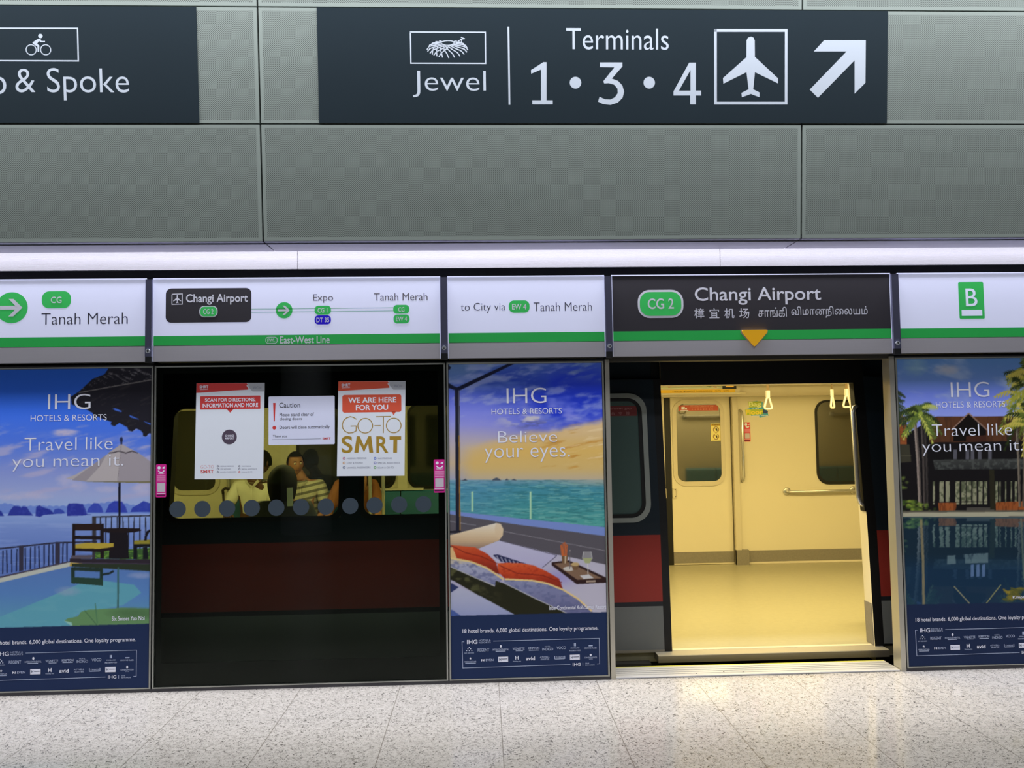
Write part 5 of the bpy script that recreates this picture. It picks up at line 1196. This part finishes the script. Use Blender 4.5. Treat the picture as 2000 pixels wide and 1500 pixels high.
# stickers inside the carriage
def label_thing(name, lb, cat, pl, a, c, group=None):
    A, C_ = pl.uv(*a), pl.uv(*c); return thing(name, lb, cat, pl.at((A[0]+C_[0])/2, min(A[1], C_[1])), group)
t = label_thing('bag_sticker', 'yellow and blue cut-out lettering sticker on the cream carriage wall', 'sticker', FW, (1455, 783), (1502, 816))
SB = mat('sticker_blue', (70, 170, 214), 0.5); SG = mat('sticker_green', (176, 196, 60), 0.5); SY = mat('sticker_yellow', (244, 220, 74), 0.5); SC2 = mat('sticker_cream', (232, 240, 170), 0.5); DB = mat('sticker_deep_blue', (40, 70, 130), 0.5)
b = B()
px_poly(b, FWs, [(1461, 785), (1478, 783), (1490, 786), (1489, 794), (1497, 797), (1500, 808), (1501, 812), (1484, 816), (1482, 812), (1467, 812), (1466, 809), (1457, 811), (1455, 800), (1465, 797)], SB, 1)
px_poly(b, FWs, [(1461, 784.5), (1487, 783.5), (1488, 795), (1463, 796)], SG, 2); px_poly(b, FWs, [(1455, 800), (1490, 799), (1491, 809), (1457, 811)], SG, 2); px_poly(b, FWs, [(1490, 799), (1500, 803), (1499, 808), (1490, 807)], DB, 2); b.build('backing', t)
letters(t, FWs, ('Bag', (1462.5, 784.8, 1486.5, 796.5), SC2, 3, 0.03), ('Floor', (1456.5, 800, 1490, 809.8), SY, 3, 0.03), ('on the', (1468, 796.5, 1482, 799.5), INKW, 4, 0.01), ('move inside', (1470, 810.3, 1500, 813), INKW, 4, 0.01))
wink('code_sticker', FWs, (1453, 825), (1466, 862.5), 'red winking sticker on the cream carriage wall below the bag sticker', mat('sticker_red', (214, 56, 56), 0.5), 'code stickers')
t = label_thing('no_leaning_notice', 'small yellow notice with two prohibition circles on far door window', 'notice', FDs, (1388, 827), (1409, 861))
b = B(); b.rect(FDs, FDs.uv(1388, 827.5), FDs.uv(1408.5, 860.5), mat('notice_yellow', (236, 222, 140), 0.5), 1); b.build('sheet', t)
b = B(); b.rect(FDs, FDs.uv(1388.5, 828), FDs.uv(1408, 831.5), mat('notice_gold', (210, 172, 50), 0.5), 2); b.text(FDs, 'WARNING', (1390, 828.6, 1407, 831), RUB, 3, 0.02); b.build('heading', t)
for y in (839, 852.5):
    b = B(); c = FDs.uv(1398.5, y); b.ring(FDs, c, 0.030, 0.006, mat('notice_brown', (120, 60, 40), 0.5), 2, 18); b.line(FDs, [(c[0]-0.021, c[1]+0.021), (c[0]+0.021, c[1]-0.021)], 0.005, MATS['notice_brown'], 2)
    b.poly(FDs, [(c[0]+0.004, c[1]-0.018), (c[0]+0.014, c[1]-0.010), (c[0]+0.012, c[1]+0.016), (c[0]+0.002, c[1]+0.010)], RUB, 2); b.build('prohibition_symbol', t)

# seats
TEAL = mat('seat_teal', (52, 112, 142), 0.5)
def bench(name, label, x0, x1, yb, yf, grp):
    t = thing(name, label, 'seat', ((x0+x1)/2, yb, 0.042), grp); s = 1 if yf > yb else -1
    n = round((x1-x0)/0.44); w = (x1-x0)/n
    b = B(); lo, hi = sorted((yb, yb+s*0.36)); b.box((x0+0.02, lo, 0.042), (x1-0.02, hi, 0.40), SKIRT); b.build('base', t)
    for i in range(n):
        a, c = x0+i*w+0.006, x0+(i+1)*w-0.006
        prof = [(yf, 0.455), (yf+s*0.004, 0.44), (yf-s*0.02, 0.415), (yb, 0.40), (yb, 0.90), (yb+s*0.035, 0.905), (yb+s*0.06, 0.88), (yb+s*0.075, 0.70), (yb+s*0.085, 0.53), (yb+s*0.13, 0.47), (yb+s*0.25, 0.455)]
        b = B(); m_ = len(prof)
        b.add([(a, *p) for p in prof]+[(c, *p) for p in prof], [(k, (k+1) % m_, (k+1) % m_+m_, k+m_) for k in range(m_)], TEAL)
        tri = tessellate_polygon([[Vector((p[0], p[1], 0)) for p in prof]]); b.add([(a, *p) for p in prof], [tuple(q) for q in tri], TEAL); b.add([(c, *p) for p in prof], [tuple(q)[::-1] for q in tri], TEAL)
        b.build('seat', t)
bench('train_bench', 'row of teal moulded seats on the far side, seen through dark glass', -2.64, 0.9, 3.44, 3.02, 'seat rows')
bench('train_bench', 'row of teal moulded seats on the near side, seen through dark glass', -2.40, 0.24, 0.62, 1.03, 'seat rows')
bench('train_bench', 'row of seats on the near side right of the doorway, mirrored in the far windows', 2.95, 6.03, 0.60, 1.02, 'seat rows')
b = B(); b.box((-1.13, 3.38, 0.905), (-0.63, 3.458, 0.925), CREAM); b.box((-0.90, 3.40, 0.92), (-0.80, 3.459, 1.9), CREAM); b.build('window_ledge', train)

# ------------------------------------------------------------------ passengers behind the dark glass
def skinned(joints, bones, mats):
    """grow one smooth surface over a joint skeleton; returns vertices and faces"""
    names = list(joints); me = bpy.data.meshes.new('s')
    me.from_pydata([joints[n][0] for n in names], [(names.index(a), names.index(c)) for a, c in bones], [])
    o = bpy.data.objects.new('s', me); COL.objects.link(o)
    o.modifiers.new('skin', 'SKIN').use_smooth_shade = True
    ss = o.modifiers.new('sub', 'SUBSURF'); ss.levels = ss.render_levels = 1
    for i, n in enumerate(names):
        r = joints[n][1]; r = r if isinstance(r, tuple) else (r, r)
        me.skin_vertices[0].data[i].radius = r; me.skin_vertices[0].data[i].use_root = (i == 0)
    dg = bpy.context.evaluated_depsgraph_get(); ev = o.evaluated_get(dg); m2 = ev.to_mesh()
    v = [tuple(p.co) for p in m2.vertices]; f = [tuple(p.vertices) for p in m2.polygons]
    ev.to_mesh_clear(); bpy.data.objects.remove(o); bpy.data.meshes.remove(me)
    return v, f
def person(label, loc, yaw, skin, top, legs, hair, head=(0.0, 0.03, 1.23), head_yaw=0.0, lean=(0.0, 0.0), hands=((0.14, 0.30, 0.68), (-0.14, 0.30, 0.68)), long_hair=False, collar=False, glasses=False):
    t = thing('person', label, 'person', (loc[0], loc[1], 0.042), 'seated passengers')
    cy_, sy_ = math.cos(yaw), math.sin(yaw)
    W = lambda p: (loc[0]+p[0]*cy_-p[1]*sy_, loc[1]+p[0]*sy_+p[1]*cy_, p[2])
    lx, ly = lean
    J = {'hip': ((0, 0, 0.57), (0.155, 0.115)), 'waist': ((lx*0.3, ly*0.3-0.01, 0.74), (0.135, 0.10)), 'chest': ((lx*0.75, ly*0.75, 0.92), (0.155, 0.105)),
         'neck0': ((lx, ly+0.005, 1.035), (0.085, 0.065)), 'neck': ((lx*0.6+head[0]*0.4, ly*0.6+head[1]*0.4, 1.10), 0.05), 'skull': ((head[0], head[1]-0.01, head[2]-0.03), 0.06)}
    bones = [('hip', 'waist'), ('waist', 'chest'), ('chest', 'neck0'), ('neck0', 'neck'), ('neck', 'skull')]
    for k, s in (('r', 1), ('l', -1)):
        h = np.array(hands[0 if s > 0 else 1]); sh = np.array((s*0.175+lx*0.85, ly*0.85, 0.985))
        el = (sh+h)/2+np.array((s*0.075, -0.07, -0.09)); d = (h-el)/np.linalg.norm(h-el); palm = h+d*0.05
        J.update({k+'sh': (tuple(sh), 0.066), k+'el': (tuple(el), 0.045), k+'wr': (tuple(h), 0.029), k+'palm': (tuple(palm), (0.036, 0.02)),
                  k+'hip': ((s*0.095, 0.06, 0.545), 0.088), k+'kn': ((s*0.125, 0.44, 0.545), 0.064), k+'an': ((s*0.125, 0.44, 0.15), 0.043), k+'toe': ((s*0.13, 0.58, 0.085), 0.036)})
        bones += [('chest', k+'sh'), (k+'sh', k+'el'), (k+'el', k+'wr'), (k+'wr', k+'palm'), ('hip', k+'hip'), (k+'hip', k+'kn'), (k+'kn', k+'an'), (k+'an', k+'toe')]
    v, f = skinned(J, bones, None)
    b = B(); b.add([W(p) for p in v], f, skin, True)
    for k, s in (('r', 1), ('l', -1)):                               # curled fingers and a thumb rooted in each palm
        p = np.array(J[k+'palm'][0]); d = p-np.array(J[k+'wr'][0]); d /= np.linalg.norm(d); side_ = np.cross(d, (0, 0, 1.0)); side_ /= np.linalg.norm(side_); dn = np.array((0, 0, -1.0))
        for i, (o_, L) in enumerate(((-0.026, 0.062), (-0.009, 0.072), (0.009, 0.068), (0.025, 0.052))):
            a = p+side_*o_+d*0.02; b.tube([W(a), W(a+d*L*0.5+dn*0.008), W(a+d*L*0.85+dn*0.03), W(a+d*L*0.8+dn*0.055)], [0.0095, 0.009, 0.008, 0.006], skin, 8)
        a = p-side_*s*0.03-d*0.015; b.tube([W(a), W(a-side_*s*0.025+d*0.02), W(a-side_*s*0.03+d*0.045+dn*0.01)], [0.011, 0.010, 0.007], skin, 8)
    # head with face
    ch, sh_ = math.cos(head_yaw), math.sin(head_yaw)
    H = lambda p: W((head[0]+p[0]*ch-p[1]*sh_, head[1]+p[0]*sh_+p[1]*ch, head[2]+p[2]))
    U, V_ = 26, 20; vs = []
    for i in range(V_+1):
        th = math.pi*i/V_
        for k in range(U):
            ph = 2*math.pi*k/U; x, y, z = math.sin(th)*math.cos(ph), math.sin(th)*math.sin(ph), math.cos(th)
            jaw = 1-0.24*max(0, -z)**1.2; r = [0.077*x*jaw, 0.097*y*(1-0.16*max(0, -z) if y < 0 else 1-0.05*max(0, -z)), 0.118*z]
            g_ = lambda cx_, cz_, sx, sz: math.exp(-((r[0]-cx_)/sx)**2-((r[2]-cz_)/sz)**2) if y > 0 else 0
            r[1] += 0.026*g_(0, -0.022, 0.011, 0.022)+0.006*g_(0, -0.058, 0.022, 0.010)-0.007*(g_(0.03, 0.004, 0.016, 0.012)+g_(-0.03, 0.004, 0.016, 0.012))+0.006*g_(0, -0.098, 0.02, 0.014)
            vs.append(H(r))
    b.add(vs, [(i*U+k, (i+1)*U+k, (i+1)*U+(k+1) % U, i*U+(k+1) % U) for i in range(V_) for k in range(U)], skin, True)
    for s in (-1, 1):
        b.ball(H((s*0.078, -0.008, -0.012)), (0.014, 0.014, 0.030), skin, 10, 8)
        b.ball(H((s*0.030, 0.083, 0.004)), 0.011, mat('eye_white', (220, 216, 206), 0.3), 10, 8); b.ball(H((s*0.030, 0.091, 0.003)), 0.0055, mat('eye_dark', (24, 18, 16), 0.3), 8, 6)
        b.tube([H((s*0.045, 0.081, 0.022)), H((s*0.030, 0.091, 0.027)), H((s*0.016, 0.092, 0.023))], 0.0035, hair, 6)
    b.tube([H((-0.022, 0.080, -0.060)), H((0, 0.089, -0.057)), H((0.022, 0.080, -0.060))], 0.0045, mat('lips', (120, 66, 60), 0.5), 6)
    b.build('body', t)
    # hair
    b = B(); vs = []; keep = []
    for i in range(V_+1):
        th = math.pi*i/V_
        for k in range(U):
            ph = 2*math.pi*k/U; x, y, z = math.sin(th)*math.cos(ph), math.sin(th)*math.sin(ph), math.cos(th)
            low = -0.95 if long_hair else -0.40
            keep.append(z > 0.48 or (y < 0.25 and z > low) or (abs(x) > 0.86 and z > -0.1 and y < 0.45))
            w_ = 1.30 if long_hair else 1.10; vs.append(H((0.079*w_*x, 0.099*w_*y, (0.122 if z > 0 or not long_hair else 0.20)*z*(1.05))))
    b.add(vs, [q for q in ((i*U+k, (i+1)*U+k, (i+1)*U+(k+1) % U, i*U+(k+1) % U) for i in range(V_) for k in range(U)) if all(keep[j] for j in q)], hair, True)
    if long_hair: b.ball(H((-0.13, -0.03, -0.20)), (0.055, 0.05, 0.045), hair, 12, 8)
    b.build('hair', t)
    # clothes
    TJ = {n: (p, (tuple(q+0.014 for q in r) if isinstance(r, tuple) else r+0.014)) for n, (p, r) in J.items()}
    TJ['neck0'] = (TJ['neck0'][0], (0.088, 0.072))
    tj = {n: TJ[n] for n in ('hip', 'waist', 'chest', 'neck0', 'rsh', 'lsh')}
    tb = [('hip', 'waist'), ('waist', 'chest'), ('chest', 'neck0'), ('chest', 'rsh'), ('chest', 'lsh')]
    for k in 'rl':
        a, c = np.array(J[k+'sh'][0]), np.array(J[k+'el'][0]); tj[k+'slv'] = (tuple(a+(c-a)*0.85), 0.068); tb.append((k+'sh', k+'slv'))
    v, f = skinned(tj, tb, None); b = B(); b.add([W(p) for p in v], f, top, True)
    if collar:
        for s in (-1, 1): b.add([W(p) for p in ((s*0.012+lx, ly+0.098, 0.975), (s*0.075+lx, ly+0.085, 1.045), (s*0.055+lx, ly+0.10, 1.065), (s*0.01+lx, ly+0.115, 1.0))], [(0, 1, 2, 3), (3, 2, 1, 0)], top)
        b.tube([W((lx*0.5, ly*0.5+0.118, 0.70)), W((lx*0.75, ly*0.75+0.128, 0.88)), W((lx, ly+0.105, 0.98))], 0.006, top, 6)
    b.build('top', t)
    pj = {n: ((p), (tuple(q+0.012 for q in r) if isinstance(r, tuple) else r+0.012)) for n, (p, r) in J.items() if n in ('hip', 'rhip', 'rkn', 'ran', 'lhip', 'lkn', 'lan')}
    v, f = skinned(pj, [('hip', 'rhip'), ('rhip', 'rkn'), ('rkn', 'ran'), ('hip', 'lhip'), ('lhip', 'lkn'), ('lkn', 'lan')], None)
    b = B(); b.add([W(p) for p in v], f, legs, True); b.build('trousers', t)
    b = B()
    for s in (1, -1): b.ball(W((s*0.13, 0.53, 0.085)), (0.05, 0.05, 0.04), mat('shoe_black', (24, 22, 22), 0.4), 12, 8); b.ball(W((s*0.128, 0.46, 0.085)), (0.045, 0.05, 0.042), MATS['shoe_black'], 12, 8)
    b.build('shoes', t)
    if glasses:
        b = B()
        for s in (-1, 1):
            pts = [H((s*0.031+0.021*math.cos(a), 0.104, 0.002+0.016*math.sin(a))) for a in np.linspace(0, 2*math.pi, 17)]; b.tube(pts, 0.002, RUB, 6); b.tube([H((s*0.052, 0.104, 0.006)), H((s*0.078, 0.0, 0.002))], 0.002, RUB, 6)
        b.tube([H((-0.011, 0.105, 0.006)), H((0.011, 0.105, 0.006))], 0.002, RUB, 6); b.build('glasses', t)
    return t
SK1 = mat('skin_dark', (92, 62, 48), 0.5); SK2 = mat('skin_brown', (168, 116, 84), 0.5); HAIRM = mat('hair_black', (14, 13, 13), 0.65, 0, 0.2)
SHIRT = noisy('shirt_white', (228, 224, 206), 0.75, 0.06, 14); NAVYT = mat('dark_top', (40, 46, 54), 0.7); ORANGE = noisy('orange_top', (150, 92, 54), 0.7, 0.1, 12); TRS = mat('dark_trousers', (62, 60, 56), 0.75)
POLO = mat('polo_stripe', (196, 190, 166), 0.7); g = N(POLO); tc = g.new('ShaderNodeTexCoord'); sp = g.new('ShaderNodeSeparateXYZ'); g.link(tc.outputs['Object'], sp.inputs[0])
fz = g.math('FRACT', g.math('ADD', g.math('DIVIDE', sp.outputs[2], 0.062), g.math('MULTIPLY', sp.outputs[0], -3.5)))
g.link(g.mix(g.math('LESS_THAN', fz, 0.42), lin((204, 198, 176)), lin((116, 112, 96))), g.b.inputs['Base Color'])
PI = math.pi
person('seated person in white collared shirt holding a dark walking stick', (-2.33, 3.22), PI, SK1, SHIRT, TRS, HAIRM, (-0.075, 0.05, 1.235), -0.7, (0.0, 0.04), ((0.165, 0.38, 0.74), (-0.10, 0.34, 0.68)), collar=True, glasses=True)
person('seated person in striped polo shirt, face half behind dark hair', (-1.80, 3.20), PI, SK2, POLO, TRS, HAIRM, (0.10, 0.10, 1.215), 0.55, (0.03, 0.08), ((0.16, 0.40, 0.72), (-0.16, 0.34, 0.68)), collar=True)
person('seated person with long dark hair seen from behind', (-1.47, 0.90), 0.0, SK2, NAVYT, TRS, HAIRM, (0.0, 0.03, 1.185), -0.3, (0.0, 0.02), ((0.13, 0.36, 0.66), (-0.13, 0.32, 0.66)), long_hair=True)
person('seated person in orange top bending forward behind the dark window pillar', (-1.27, 3.16), PI, SK2, ORANGE, TRS, HAIRM, (-0.08, 0.30, 1.045), -0.5, (0.0, 0.20), ((0.22, 0.40, 0.62), (-0.16, 0.46, 0.60)))
b = B(); b.tube([(-2.46, 2.78, 0.05), (-2.52, 2.80, 0.95)], 0.011, mat('stick_wood', (40, 30, 26), 0.5), 10); b.tube([(-2.52, 2.80, 0.95), (-2.525, 2.80, 0.985), (-2.50, 2.80, 1.005), (-2.46, 2.80, 0.995)], 0.014, MATS['stick_wood'], 10)
tag(b.build('walking_stick'), 'dark walking stick leaning before the person in white shirt', 'walking stick')
b = B(); b.prism(Plane(at(561, 989, 0.665), (1, 0.0, 0.04), (-0.04, 0.08, 1)), [(0, 0), (0.040, 0), (0.040, 0.128), (0, 0.128)], 0.002, -0.002, mat('paper_blue', (206, 226, 232), 0.5)); tag(b.build('paper_card'), 'pale blue paper card standing behind the shoulder of the dark haired person', 'card')
